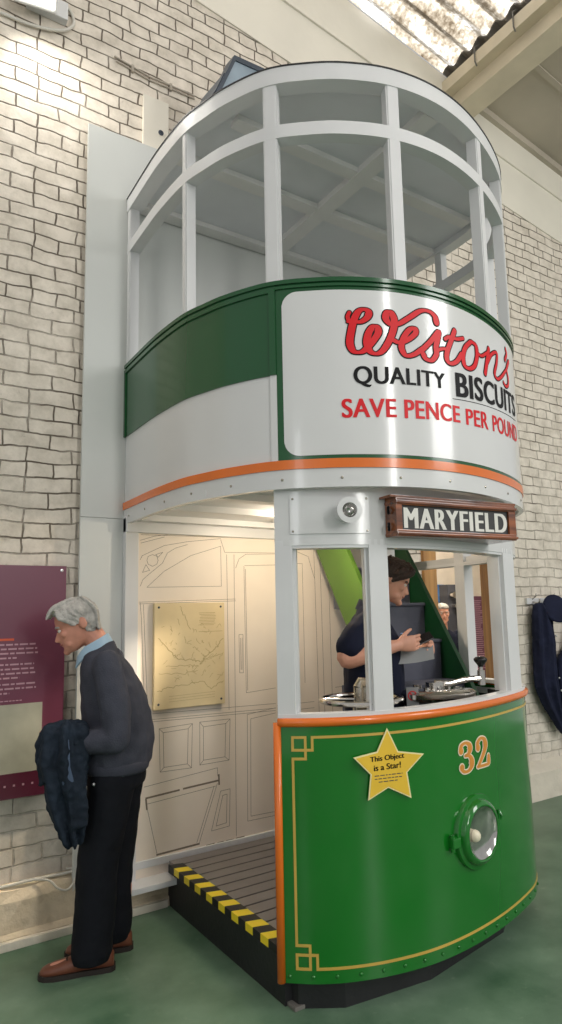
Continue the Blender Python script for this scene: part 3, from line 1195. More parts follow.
word_up('black_lettering', 'QUALITY', 1.758, 2.220, 2.606, 2.622, 2.706, 2.713, 'black', 0.006, ad)
word_up('black_lettering', 'BISCUITS', 2.296, 3.020, 2.612, 2.668, 2.734, 2.790, 'black', 0.010, ad)
word_up('red_lettering', 'SAVE', 1.700, 1.946, 2.465, 2.471, 2.553, 2.559, 'red', 0.006, ad)
word_up('red_lettering', 'PENCE', 1.990, 2.308, 2.470, 2.485, 2.560, 2.567, 'red', 0.006, ad)
word_up('red_lettering', 'PER', 2.357, 2.550, 2.485, 2.494, 2.564, 2.581, 'red', 0.006, ad)
word_up('red_lettering', 'POUND', 2.605, 3.020, 2.497, 2.522, 2.583, 2.616, 'red', 0.006, ad)
mb = MB()
UP.slab(mb, 2.265, 3.02, lambda t: 2.596 + (t - 2.265) / 0.755 * 0.05, lambda t: 2.599 + (t - 2.265) / 0.755 * 0.05, 0.0055, 0.0068)
mb.build('underline', 'black', ad)

# upper deck window frame
ups = [(0.0, 0.055), (0.810, 0.852), (1.362, 1.432), (1.968, 2.035), (2.630, 2.692), (3.06, 3.13), (3.46, 3.52), (3.95, 4.01), (SE - 0.055, SE)]
for a, b in ups:
    mb = MB()
    UP.slab(mb, a, b, 3.13, 4.15, -0.055, 0.0)
    UP.slab(mb, a + 0.008, b - 0.008, 3.13, 4.15, 0.0, 0.004)
    mb.build('upper_window_post', 'cream', tram, smooth='auto')
mb = MB()
UP.slab(mb, 0.0, SE, 3.858, 3.926, -0.062, 0.004)
mb.build('middle_rail', 'cream', tram, smooth='auto')
mb = MB()
UP.slab(mb, 0.0, SE, 4.142, 4.232, -0.075, 0.008)
mb.build('top_rail', 'cream', tram, smooth='auto')
mb = MB()
mb.prism(inner_poly(4.185, -0.03), (0, 0, 0.03))
rf = mb.build('roof', 'ceil_up', tram)
mb = MB()
mb.prism(inner_poly(4.228, 0.012), (0, 0, 0.007))
mb.build('roof_covering', 'blackmetal', rf)
for nm, args in (('y', (2.31, 2.41, 2.22, 3.82)), ('x', (1.36, 3.33, 3.18, 3.27)), ('x', (1.52, 3.26, 2.77, 2.85)), ('x', (1.33, 3.38, 3.74, 3.83))):
    mb = MB()
    mb.box(args[0], args[1], args[2], args[3], 4.152 if nm == 'x' else 4.146, 4.188)
    mb.build('roof_beam', 'beam_up', tram)

# inner end wall of the upper deck is the backing board; it belongs to the museum wall
bb = empty('backing_board', (2.2, 3.86, 0.17), 'tall white painted board fixed to the brick wall behind the tram', 'board')
mb = MB()
mb.box(1.055, 3.44, 3.842, 3.866, 2.19, 4.66)
mb.box(1.055, 3.44, 3.842, 3.866, 0.17, 2.187)
mb.build('board', 'boardgrey', bb)
for x in (1.16, 2.2, 3.36):
    mb = MB()
    mb.box(x - 0.03, x + 0.03, 3.866, 3.897, 0.3, 4.6)
    mb.build('batten', 'cream', bb)
# small white plate above it with a bolt hole
pl = MB()
pl.box(1.425, 1.60, 3.895, 3.92, 4.58, 5.07)
wp = tag(pl.build('wall_plate', 'plaster'), 'narrow cream plate with a bolt hole on the brick above the white board', 'plate')
mb = MB()
mb.revolve((1.545, 3.895, 4.83), (0, -1, 0), [(0.018, 0), (0.018, 0.006), (0.010, 0.007), (0.009, 0.002), (0.001, 0.002)], 16, True)
mb.build('bolt', 'greymetal', wp)

# bulkhead with the line drawing
mb = MB()
mb.box(1.372, 3.30, 3.815, 3.838, 0.17, 2.15)
bk = mb.build('bulkhead', 'panel', tram)
mb = MB()
mb.box(1.302, 1.380, 3.79, 3.84, 0.17, 2.19, bev=0.003)
mb.build('bulkhead_stile', 'cream', bk)
mb = MB()
mb.box(1.302, 3.30, 3.775, 3.838, 2.105, 2.20, bev=0.003)
mb.build('bulkhead_header', 'cream', bk)
mb = MB()
mb.box(1.372, 3.30, 3.80, 3.838, 0.222, 0.262, bev=0.003)
mb.build('bulkhead_rail', 'cream', bk)
mb = MB()
mb.box(1.302, 1.63, 3.68, 3.84, 0.140, 0.170, bev=0.003)
mb.build('bulkhead_ledge', 'cream', bk)
LINES = [[(1.401,2.097),(2.339,2.111)],[(1.398,2.063),(1.484,2.091),(1.59,2.108)],[(1.402,2.047),(1.548,2.089)],[(1.4,1.791),(1.416,1.83),(1.455,1.864),(1.538,1.931),(1.569,1.993),(1.623,2.025),(1.7,2.049)],[(1.399,1.948),(1.411,1.972),(1.548,2.037),(1.7,2.067),(1.929,2.096)],[(1.414,1.873),(1.434,1.919),(1.457,1.886),(1.414,1.873)],[(1.495,1.981),(1.539,1.996),(1.51,1.965),(1.495,1.981)],[(1.51,1.947),(1.502,1.923),(1.475,1.91),(1.448,1.922),(1.44,1.945),(1.448,1.969),(1.475,1.98),(1.502,1.971),(1.51,1.947)],[(1.441,1.785),(1.548,1.881),(1.722,1.981),(1.928,2.047)],[(1.928,2.047),(1.931,1.793)],[(1.441,1.785),(1.931,1.793)],[(1.395,1.698),(2.032,1.712)],[(1.395,1.688),(2.032,1.7)],[(1.929,2.089),(1.956,2.009),(2.337,2.016)],[(1.97,1.995),(1.978,1.03)],[(2.023,1.996),(2.02,0.276)],[(2.034,1.91),(2.059,1.969),(2.109,2.001),(2.337,2.01)],[(2.095,1.922),(2.101,1.121)],[(2.1,1.927),(2.335,1.936)],[(2.101,1.121),(2.318,1.134)],[(2.105,1.905),(2.111,1.136)],[(2.053,1.487),(2.082,1.486),(2.081,1.246),(2.055,1.248),(2.053,1.487)],[(2.063,1.465),(2.065,1.268)],[(2.075,1.465),(2.072,1.267)],[(1.401,1.694),(1.41,1.597),(1.43,1.102)],[(1.421,1.684),(1.45,1.1)],[(1.925,1.678),(1.934,1.074)],[(1.481,1.054),(2.316,1.035)],[(1.481,1.022),(2.316,1.006)],[(1.481,1.009),(2.315,0.991)],[(1.522,0.965),(1.731,0.972),(1.725,0.718),(1.529,0.722),(1.522,0.965)],[(1.547,0.94),(1.704,0.945),(1.699,0.744),(1.552,0.745),(1.547,0.94)],[(1.522,0.965),(1.547,0.94)],[(1.731,0.972),(1.704,0.945)],[(1.725,0.718),(1.699,0.744)],[(1.529,0.722),(1.552,0.745)],[(1.779,0.975),(1.984,0.973),(1.975,0.728),(1.779,0.726),(1.779,0.975)],[(1.803,0.945),(1.954,0.948),(1.947,0.751),(1.803,0.751),(1.803,0.945)],[(1.779,0.975),(1.803,0.945)],[(1.984,0.973),(1.954,0.948)],[(1.975,0.728),(1.947,0.751)],[(1.779,0.726),(1.803,0.751)],[(1.434,0.654),(1.851,0.69),(1.895,0.694),(1.897,0.645)],[(1.445,0.558),(1.883,0.589)],[(1.445,0.567),(1.512,0.282)],[(1.894,0.603),(1.773,0.283)],[(1.872,0.591),(1.758,0.29)],[(1.916,0.555),(1.98,0.558),(1.973,0.343),(1.853,0.337),(1.916,0.555)],[(1.93,0.528),(1.959,0.531),(1.953,0.366),(1.884,0.359),(1.93,0.528)],[(2.106,0.987),(2.316,1.008)],[(2.106,0.987),(2.1,0.348),(2.301,0.346)],[(2.13,0.958),(2.123,0.373),(2.302,0.37)],[(2.13,0.958),(2.315,0.976)]]
THICK = [[(1.445,0.591),(1.647,0.604)],[(1.674,0.607),(1.899,0.619)],[(1.904,0.652),(1.906,0.595)],[(1.512,0.274),(1.773,0.281)],[(1.822,0.26),(1.87,0.262)],[(1.892,0.259),(1.93,0.261)],[(1.954,0.26),(1.999,0.259)],[(2.02,0.261),(2.073,0.262)],[(1.445,0.585),(1.451,0.53)]]
LINES += [[(2.649,2.10),(2.665,0.30)],[(2.70,2.0),(2.71,0.30)],[(2.77,1.95),(2.775,0.30)],[(2.45,2.05),(2.60,2.0),(2.649,1.85)],[(2.33,1.95),(2.55,1.95)],[(2.55,1.95),(2.55,1.15)],[(2.33,1.02),(2.62,1.02)],[(2.33,0.98),(2.62,0.98)],[(2.45,0.92),(2.58,0.92),(2.58,0.35),(2.45,0.35)],[(2.8,1.9),(3.0,1.9)],[(2.8,1.1),(3.0,1.1)]]
mb = MB()


def inkline(a, b, w):
    d = V((b[0] - a[0], 0, b[1] - a[1]))
    if d.length < 1e-6:
        return
    u = d.normalized()
    p = V((-u.z, 0, u.x)) * w / 2
    A = V((a[0], 3.8142, a[1])) - u * w * 0.3
    B = V((b[0], 3.8142, b[1])) + u * w * 0.3
    mb.prism([A + p, A - p, B - p, B + p], (0, 0.0012, 0))


for pl_ in LINES:
    for a, b in zip(pl_[:-1], pl_[1:]):
        inkline(a, b, 0.0023)
for pl_ in THICK:
    for a, b in zip(pl_[:-1], pl_[1:]):
        inkline(a, b, 0.010)
mb.build('line_drawing', 'ink', bk)

# map screwed to the bulkhead
mb = MB()
mb.box(1.478, 1.935, 3.785, 3.8138, 1.075, 1.690, bev=0.002)
mp = tag(mb.build('map_board', 'map'), 'cream printed route map mounted on the line drawing panel', 'map')
mb = MB()
rm = random.Random(11)


def mapline(a, b, w):
    d = V((b[0] - a[0], 0, b[1] - a[1]))
    if d.length < 1e-6:
        return
    u = d.normalized()
    p = V((-u.z, 0, u.x)) * w / 2
    mb.prism([V((a[0], 3.7842, a[1])) + p, V((a[0], 3.7842, a[1])) - p, V((b[0], 3.7842, b[1])) - p, V((b[0], 3.7842, b[1])) + p], (0, 0.001, 0))


def mxy(px, py):   # map print coordinates 0..1
    return (1.478 + 0.457 * px, 1.690 - 0.615 * py)


def walk(pts, w=0.004, jit=0.012, n=8):
    P = []
    for a, b in zip(pts[:-1], pts[1:]):
        for i in range(n):
            t = i / n
            P.append((a[0] + (b[0] - a[0]) * t + rm.uniform(-jit, jit), a[1] + (b[1] - a[1]) * t + rm.uniform(-jit, jit)))
    P.append(pts[-1])
    for a, b in zip(P[:-1], P[1:]):
        mapline(mxy(*a), mxy(*b), w * 0.7)


walk([(0.35, 0.03), (0.42, 0.14), (0.5, 0.26)])
walk([(0.05, 0.33), (0.18, 0.44), (0.34, 0.55), (0.52, 0.55), (0.64, 0.58)], 0.006)
walk([(0.64, 0.60), (0.72, 0.52), (0.86, 0.46), (0.98, 0.36)], 0.006)
walk([(0.64, 0.60), (0.70, 0.55), (0.98, 0.50)])
walk([(0.62, 0.285), (0.97, 0.285)], 0.004, 0.0, 1)
walk([(0.15, 0.60), (0.45, 0.60), (0.62, 0.62)])
walk([(0.05, 0.66), (0.4, 0.68), (0.6, 0.66)])
walk([(0.05, 0.84), (0.2, 0.80), (0.42, 0.79), (0.66, 0.76), (0.8, 0.84), (0.98, 0.78)], 0.005)
for k in range(70):
    x, y = rm.uniform(0.1, 0.95), rm.uniform(0.2, 0.75)
    walk([(x, y), (x + rm.uniform(-.08, .08), y + rm.uniform(-.06, .06))], 0.003, 0.01, 3)
for y in (0.885, 0.91, 0.935):
    walk([(0.2, y), (0.85, y - 0.01)], 0.0025, 0.0, 1)
for i in range(9):
    walk([(0.62 + rm.uniform(0, .03), 0.10 + i * 0.015), (0.84 + rm.uniform(0, .03), 0.10 + i * 0.015)], 0.004, 0.0, 1)
mb.build('map_pattern', 'mapink', mp)
for x in (1.505, 1.91):
    for z in (1.665, 1.105):
        mb = MB()
        mb.revolve((x, 3.785, z), (0, -1, 0), [(0.007, 0), (0.006, 0.003), (0.001, 0.004)], 10, True)
        mb.build('screw', 'greymetal', mp)

# platform: boards cut to the curve of the dash
def inside_x(y, off):
    xs = [LO.P(LO.len * i / 200, 0, off) for i in range(201)]
    l = [p.x for p in xs if abs(p.y - y) < 0.03 and p.x < 2.3]
    r = [p.x for p in xs if abs(p.y - y) < 0.03 and p.x > 2.3]
    return (max(l) if l else 1.575), (min(r) if r else 3.30)


mb = MB()
nb = 14
for k in range(nb):
    y0 = 2.40 + (3.80 - 2.40) * k / nb
    y1 = 2.40 + (3.80 - 2.40) * (k + 1) / nb - 0.012
    xl, xr = inside_x(y0 - 0.01, -0.035)
    xa = 1.575 if y0 > 2.56 else xl
    mb.box(xa, min(xr, 3.29), y0, y1, 0.205, 0.236, bev=0.003)
plat = mb.build('platform_deck', 'deck', tram)
mb = MB()
ul = [LO.P(0.06 + (LO.len - 0.06) * i / 80, 0.19, -0.045) for i in range(81)]
mb.prism([(1.60, 3.82, 0.19), (1.60, 2.56, 0.19)] + ul, (0, 0, 0.017))
mb.build('deck_underlay', 'blackmetal', plat)
# hazard nosing, black then yellow by turns
hz = []
mb = MB()
mb.mi = 0
L0, L1 = 3.70, 2.56
nh = 17
for k in range(nh):
    a = L0 + (L1 - L0) * k / nh
    b = L0 + (L1 - L0) * (k + 1) / nh
    sk_ = 0.02
    mb.mi = k % 2
    for (xa, xb, za, zb_) in ((1.545, 1.612, 0.236, 0.246),):
        mb.hexa([V((xa, a, za)), V((xa, a, zb_)), V((xa, b, za)), V((xa, b, zb_)), V((xb, a - sk_, za)), V((xb, a - sk_, zb_)), V((xb, b - sk_, za)), V((xb, b - sk_, zb_))])
    mb.hexa([V((1.538, a, 0.212)), V((1.538, a, 0.246)), V((1.538, b, 0.212)), V((1.538, b, 0.246)), V((1.545, a, 0.212)), V((1.545, a, 0.246)), V((1.545, b, 0.212)), V((1.545, b, 0.246))])
mb.build('hazard_nosing', ['hazk', 'hazy'], plat)
mb = MB()
mb.box(1.575, 1.62, 2.56, 3.80, 0.0, 0.213)
mb.box(1.62, 3.10, 2.62, 3.83, 0.0, 0.19)
mb.box(3.10, 3.26, 2.95, 3.83, 0.0, 0.19)
mb.prism([(1.60, 2.66, 0), (1.612, 2.515, 0), (1.77, 2.405, 0), (2.2, 2.35, 0), (2.8, 2.45, 0), (3.09, 2.64, 0)], (0, 0, 0.112))
uf = mb.build('underframe', 'blackmetal', tram)
mb = MB()
mb.box(1.585, 1.640, 2.50, 3.82, 0.0, 0.016, bev=0.003)
mb.build('side_rail', 'asbestos', uf)
mb = MB()
mb.box(1.556, 1.60, 2.52, 2.56, 0.13, 0.234, bev=0.012)
mb.build('end_cap', 'cream', plat)

# right-hand side of the cab below the windows, and its top rail
mb = MB()
mb.box(3.30, 3.345, 2.85, 3.82, 1.09, 1.125)
mb.build('side_sill', 'cream', tram)

# staircase to the upper deck
def zst(y):
    return 1.188 + 1.633 * (y - 2.856)


stc = None
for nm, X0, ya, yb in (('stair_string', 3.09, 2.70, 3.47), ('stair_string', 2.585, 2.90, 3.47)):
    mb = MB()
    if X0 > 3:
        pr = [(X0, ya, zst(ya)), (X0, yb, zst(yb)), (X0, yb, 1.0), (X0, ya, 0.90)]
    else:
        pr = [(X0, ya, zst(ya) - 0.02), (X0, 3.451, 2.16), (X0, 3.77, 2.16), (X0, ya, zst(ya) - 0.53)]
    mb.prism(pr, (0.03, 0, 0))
    mb.build(nm, 'stairshade' if X0 > 3 else 'stairgreen', tram)
for k, (zt, yn) in enumerate(((1.19, 2.875), (1.43, 3.06), (1.66, 3.19), (1.89, 3.32))):
    x0 = 2.50 if k == 0 else 2.62
    yb = 3.34 if k == 0 else yn + 0.25
    zbm = 0.236 if k == 0 else zt - 0.26
    mb = MB()
    mb.box(x0, 3.09, yn + 0.015, yb if k == 0 else yn + 0.24, zbm, zt - 0.02, bev=0.004)
    mb.box(x0, 3.09, yn, yn + 0.26, zt - 0.02, zt, bev=0.006)
    mb.build('stair_step', 'step', tram)

# hand brake: pedestal, ratchet ring and crank handle
bc = V((1.990, 2.510, 1.205))
mb = MB()
mb.cyl((bc.x, bc.y, 0.236), (0, 0, 1), 0.04, 0.95, 20)
bs = mb.build('brake_pedestal', 'brass', tram, smooth='auto')
mb = MB()
ring = []
for i in range(48):
    a = 2 * PI * i / 48
    ring.append(bc + V((math.cos(a), math.sin(a), 0)) * 0.178)
rings = []
for i in range(49):
    a = 2 * PI * i / 48
    d = V((math.cos(a), math.sin(a), 0))
    rings.append([bc + d * (0.186 + 0.013 * math.cos(k * PI / 5)) + V((0, 0, 0.013 * math.sin(k * PI / 5))) for k in range(10)])
mb.loft(rings, cap=False)
for k in range(3):
    a = 0.4 + k * 2 * PI / 3
    mb.tube([bc, bc + V((math.cos(a), math.sin(a), 0)) * 0.175], 0.008, 8)
mb.build('brake_wheel', 'chrome', bs, smooth='auto')
mb = MB()
mb.cyl(bc + V((0, 0, -0.02)), (0, 0, 1), 0.034, 0.075, 20)
mb.tube([bc + V((-0.01, 0, 0.05)), bc + V((0.0, 0, 0.072)), bc + V((0.05, -0.03, 0.07)), bc + V((0.075, -0.045, 0.066))], [0.030, 0.030, 0.024, 0.020], 12)
gx = bc + V((0.066, -0.04, 0.07))
mb.tube([gx, gx + V((0, 0, 0.02)), gx + V((0, 0, 0.06)), gx + V((0, 0, 0.11)), gx + V((0, 0, 0.135))], [0.012, 0.018, 0.024, 0.022, 0.010], 14)
mb.build('brake_handle', 'brass', bs, smooth='auto')

# power controller
cc = V((2.53, 2.56, 0))
du = V((0.80, -0.30, 0)).normalized()
dv = V((0.30, 0.80, 0)).normalized()


def oval(z, a, b, n=32):
    return [cc + du * (math.copysign(abs(math.cos(2 * PI * i / n)) ** 0.75, math.cos(2 * PI * i / n)) * a) + dv * (math.copysign(abs(math.sin(2 * PI * i / n)) ** 0.75, math.sin(2 * PI * i / n)) * b) + V((0, 0, z)) for i in range(n)]


mb = MB()
mb.loft([oval(0.236, 0.17, 0.135), oval(1.160, 0.17, 0.135)])
ct = mb.build('controller', 'darkliner', tram, smooth='auto')
mb = MB()
mb.loft([oval(1.157, 0.182, 0.145), oval(1.170, 0.195, 0.155), oval(1.191, 0.195, 0.155), oval(1.201, 0.180, 0.142), oval(1.207, 0.12, 0.09), oval(1.209, 0.01, 0.01)])
rm = random.Random(5)
for k in range(11):
    p = cc + du * rm.uniform(-.14, .14) + dv * rm.uniform(-.1, .1)
    mb.cyl((p.x, p.y, 1.195), (0, 0, 1), rm.uniform(.008, .016), rm.uniform(.014, .028), 10)
mb.build('controller_top', 'chrome', ct, smooth='auto')
mb = MB()
hb = cc + du * -0.01 + V((0, 0, 1.220))
he = cc + du * 0.245 + dv * -0.02 + V((0, 0, 1.250))
mb.cyl(hb - V((0, 0, 0.03)), (0, 0, 1), 0.05, 0.05, 16)
mb.tube([hb + V((0, 0, 0.012)), hb.lerp(he, 0.3) + V((0, 0, 0.0)), hb.lerp(he, 0.6) + V((0, 0, 0.006)), he], [0.020, 0.015, 0.014, 0.018], 10)
mb.cyl(he - V((0, 0, 0.035)), (0, 0, 1), 0.020, 0.075, 16)
mb.cyl(he + V((0, 0, 0.035)), (0, 0, 1), 0.011, 0.03, 12)
hd = mb.build('controller_handle', 'chrome', ct, smooth='auto')
mb = MB()
kp = he + V((0, 0, 0.058))
mb.revolve(kp, (0, 0, 1), [(0.012, 0), (0.018, 0.010), (0.034, 0.030), (0.036, 0.040), (0.026, 0.050), (0.002, 0.054)], 20, True)
mb.build('knob', 'knob', hd, smooth=True)
# little prohibition notice on the controller
sg = cc + du * -0.155 + dv * -0.11
fn_ = (V((0, 0, 0)) - V((sg.x, sg.y, 0))).normalized()
sx = V((fn_.y, -fn_.x, 0)) * -1
if sx.x < 0:
    sx = -sx
mb = MB()
ctr = V((2.345, 2.545, 1.178))
mb.hexa([ctr + sx * a + fn_ * b + V((0, 0, c_)) for a in (-0.030, 0.030) for b in (0, 0.006) for c_ in (-0.05, 0.05)])
nt_ = mb.build('prohibition_notice', 'paper', ct)
mb = MB()
pr = []
for i in range(25):
    a = 2 * PI * i / 24
    pr.append([ctr + fn_ * 0.0075 + sx * math.cos(a) * r_ + V((0, 0, math.sin(a) * r_ + 0.01)) for r_ in (0.018, 0.024)])
for i in range(24):
    mb.face([mb.bm.verts.new(p) for p in (pr[i][0], pr[i][1], pr[i + 1][1], pr[i + 1][0])])
mb.face([mb.bm.verts.new(ctr + fn_ * 0.0076 + sx * a + V((0, 0, b + 0.01))) for a, b in ((-0.017, 0.012), (-0.012, 0.017), (0.017, -0.012), (0.012, -0.017))])
mb.build('prohibition_sign', 'signred', nt_)

# warm lamp under the upper deck
mb = MB()
LP = V((2.20, 3.12, 2.165))
mb.revolve(LP + V((0, 0, 0.035)), (0, 0, -1), [(0.05, 0), (0.05, 0.03), (0.04, 0.034)], 20, True)
cl = mb.build('canopy_lamp', 'brass', tram, smooth='auto')
mb = MB()
mb.revolve(LP + V((0, 0, 0.002)), (0, 0, -1), [(0.038, 0), (0.032, 0.012), (0.012, 0.018), (0.001, 0.019)], 20, True)
mb.build('lamp_glass', 'warmglass', cl, smooth=True)
add_light('canopy_lamp_glow', 'POINT', (LP.x, LP.y, LP.z - 0.06), 17, (1.0, 0.84, 0.64), 0.03)
LP2 = V((2.20, 3.46, 2.165))
mb = MB()
mb.revolve(LP2 + V((0, 0, 0.035)), (0, 0, -1), [(0.04, 0), (0.04, 0.02), (0.03, 0.026)], 20, True)
cl2 = mb.build('canopy_lamp', 'brass', tram, smooth='auto')
mb = MB()
mb.revolve(LP2 + V((0, 0, 0.010)), (0, 0, -1), [(0.028, 0), (0.022, 0.010), (0.001, 0.013)], 20, True)
mb.build('lamp_glass', 'warmglass', cl2, smooth=True)
add_light('canopy_lamp_beam', 'SPOT', (2.20, 3.46, 2.10), 170, (1.0, 0.84, 0.64), 0.03, target=(0.36, 3.84, 0.32), spot=0.5, blend=0.9)
# ------------------------------------------------------------------ things on and around the tram
# star-shaped card on the dash
sp = [(0.480, 1.103), (0.529, 1.002), (0.655, 0.980), (0.569, 0.910), (0.584, 0.802), (0.475, 0.856), (0.379, 0.814), (0.394, 0.917), (0.317, 0.994), (0.428, 1.009)]
pc, pd = LO.at(0.48)
pn = LO.nrm(0.48)
TD = V((pd.x, pd.y, 0)).normalized()
ND = V((pn.x, pn.y, 0))
base = V((pc.x, pc.y, 0))


def starpt(s, z, off, k=1.0):
    cx_, cz_ = 0.476, 0.935
    z = z + 0.004
    return base + TD * (cx_ - 0.006 - 0.48 + (s - cx_) * k) + ND * off + V((0, 0, cz_ + (z - cz_) * k))


mb = MB()
mb.prism([starpt(s, z, 0.007) for s, z in sp], ND * 0.005)
star = tag(mb.build('star_sign', 'starrim'), 'yellow star-shaped card fixed on the green tram front', 'sign')
mb = MB()
mb.prism([starpt(s, z, 0.0122, 0.93) for s, z in sp], ND * 0.0008)
mb.build('star_face', 'star', star)
for a, b in ((0.44, 0.93), (0.53, 0.93)):
    mb = MB()
    mb.cyl(starpt(a, b, -0.004), ND, 0.012, 0.012, 10)
    mb.build('spacer', 'paper', star)
mb = MB()


def star_text(txt, s0, s1, z0, z1, bold=0.0, tilt=0.0):
    text_on(mb, lambda x, y: starpt(s0 + x * (s1 - s0), z0 + y * (z1 - z0) + tilt * x, 0.0136), txt, bold)


for dx in (0.0, -0.0012, 0.0012):
    star_text('This Object', 0.394 + dx, 0.556 + dx, 0.962, 0.990, 0.004, 0.004)
    star_text('is a Star!', 0.410 + dx, 0.538 + dx, 0.930, 0.955, 0.004, 0.004)
mb.build('star_lettering', 'black', star, recalc=False)
mb = MB()
rm = random.Random(2)
for (z, a, b) in ((0.908, 0.412, 0.545), (0.895, 0.412, 0.545), (0.882, 0.430, 0.520)):
    x = a
    while x < b:
        w = min(rm.uniform(0.008, 0.022), b - x)
        mb.prism([starpt(x, z, 0.0132), starpt(x + w, z, 0.0132), starpt(x + w, z + 0.0036, 0.0132), starpt(x, z + 0.0036, 0.0132)], ND * 0.0004)
        x += w + 0.005
mb.build('star_small_print', 'grey', star)

# plum information panel on the wall at the left
ip = empty('information_panel', (0.55, 3.9, 0.70), 'plum coloured information panel with pale text on the brick wall', 'panel')
PX0, PX1, PZ0, PZ1, PY = 0.10, 0.990, 0.695, 1.905, 3.865
mb = MB()
mb.box(PX0, PX1, PY, PY + 0.008, PZ0, PZ1)
mb.build('panel_board', 'purple', ip)
mb = MB()
mb.box(PX0, PX1, PY - 0.0012, PY, PZ0, PZ0 + 0.125)
mb.build('panel_footer', 'purple2', ip)
mb = MB()
mb.box(PX0, 0.880, PY - 0.0012, PY, 0.822, 1.172)
mb.build('panel_picture', 'panelphoto', ip)
mb = MB()
for z, a in ((1.478, 0), (1.455, 0), (1.432, 0), (1.408, -.12), (1.374, 0), (1.350, 0), (1.327, 0), (1.304, -.08), (1.272, 0), (1.249, 0), (1.226, -.15)):
    x = 0.2
    e = 0.838 + a * 0.8 + rm.uniform(-.015, .015)
    while x < e:
        w = min(rm.uniform(0.012, 0.045), e - x)
        mb.box(x, x + w, PY - 0.0012, PY, z, z + 0.0085)
        x += w + 0.008
x = 0.2
while x < 0.77:
    w = rm.uniform(0.008, 0.02)
    mb.box(x, x + w, PY - 0.0012, PY, 1.188, 1.193)
    x += w + 0.005
for x in (0.70, 0.745, 0.79, 0.835, 0.875):
    mb.box(x, x + 0.010, PY - 0.0018, PY, 0.755, 0.765)
mb.build('panel_lettering', 'paneltext', ip)
mb = MB()
x = 0.3
for w in (0.06, 0.09, 0.11, 0.02, 0.075):
    mb.box(x, x + w, PY - 0.0012, PY, 1.503, 1.515)
    x += w + 0.018
mb.build('panel_heading', 'panelred', ip)
for x in (0.14, 0.965):
    for z in (0.73, 1.88):
        mb = MB()
        mb.revolve((x, PY, z), (0, -1, 0), [(0.009, 0), (0.008, 0.004), (0.001, 0.005)], 12, True)
        mb.cyl((x, PY + 0.008, z), (0, 1, 0), 0.012, YW - PY, 8)
        mb.build('standoff_screw', 'silver', ip)

# wall flood lamp at the top left
fl = empty('wall_floodlight', (0.74, 3.92, 5.40), 'lit white floodlight high on the brick wall in the corner', 'lamp')
fc = V((0.70, 3.75, 5.335))
aim = V((0.10, -0.80, -0.62)).normalized()
sx_ = aim.cross(V((0, 1, 0))).normalized()
sy_ = sx_.cross(aim)


def fbox(mb, a, b, c, d0, d1):
    mb.hexa([fc + sx_ * x + sy_ * y + aim * d for x in (-a, a) for y in (-b, b) for d in (d0, d1)], bev=0.006)


mb = MB()
fbox(mb, 0.13, 0.10, 0, -0.07, 0.0)
mb.build('lamp_head', 'cream', fl)
mb = MB()
fbox(mb, 0.115, 0.085, 0, 0.0, 0.006)
mb.build('lamp_glass', emit_mat('flood_glass', (255, 250, 235), 6.0), fl)
mb = MB()
mb.box(0.68, 0.92, 3.86, 3.92, 5.32, 5.44, bev=0.01)
mb.tube([(0.74, 3.88, 5.36), (0.72, 3.83, 5.34), fc - aim * 0.06], 0.02, 10)
mb.build('lamp_bracket', 'cream', fl)
add_light('wall_floodlight_beam', 'SPOT', (fc.x, fc.y, fc.z - 0.10), 54, (1, 0.965, 0.89), 0.08, target=(0.98, 3.29, 4.35), spot=3.05, blend=1.0)

mb = MB()
mb.tube(crom([(0.30, 3.905, 5.16), (0.537, 3.905, 5.203), (0.677, 3.90, 5.205), (0.80, 3.895, 5.225), (0.905, 3.895, 5.27), (0.962, 3.90, 5.345), (0.950, 3.905, 5.42), (0.90, 3.90, 5.46)], 8), 0.010, 8)
tag(mb.build('lamp_cable', 'cable', smooth=True), 'pale cable looping along the wall below the floodlight', 'cable')
mb = MB()
mb.tube([(1.229, 3.91, 5.262), (1.468, 3.91, 5.225), (1.62, 3.91, 5.23), (1.80, 3.91, 5.232)], 0.006, 8)
mb.tube([(1.24, 3.91, 5.235), (1.468, 3.91, 5.200), (1.62, 3.91, 5.206), (1.80, 3.91, 5.21)], 0.005, 8)
for x, z in ((1.35, 5.23), (1.62, 5.218)):
    mb.box(x - 0.008, x + 0.008, 3.90, 3.92, z - 0.028, z + 0.022)
tag(mb.build('conduit', 'conduit', smooth='auto'), 'thin grey twin conduit clipped across the brick above the tram roof', 'conduit')

# dark floodlight leaning behind the tram roof
rl = empty('roof_floodlight', (1.95, 3.6, 4.9), 'dark framed square floodlight standing behind the tram roof edge', 'lamp')
O = V((1.835, 3.40, 5.165))
ex = V((0.245, 0.0, 0.012))
ez = V((-0.17, 0.06, -0.44))
en = ex.cross(ez).normalized()
if en.y > 0:
    en = -en


def rbox(mb, a0, a1, b0, b1, d0, d1):
    mb.hexa([O + ex * a + ez * b + en * d for a in (a0, a1) for b in (b0, b1) for d in (d0, d1)])


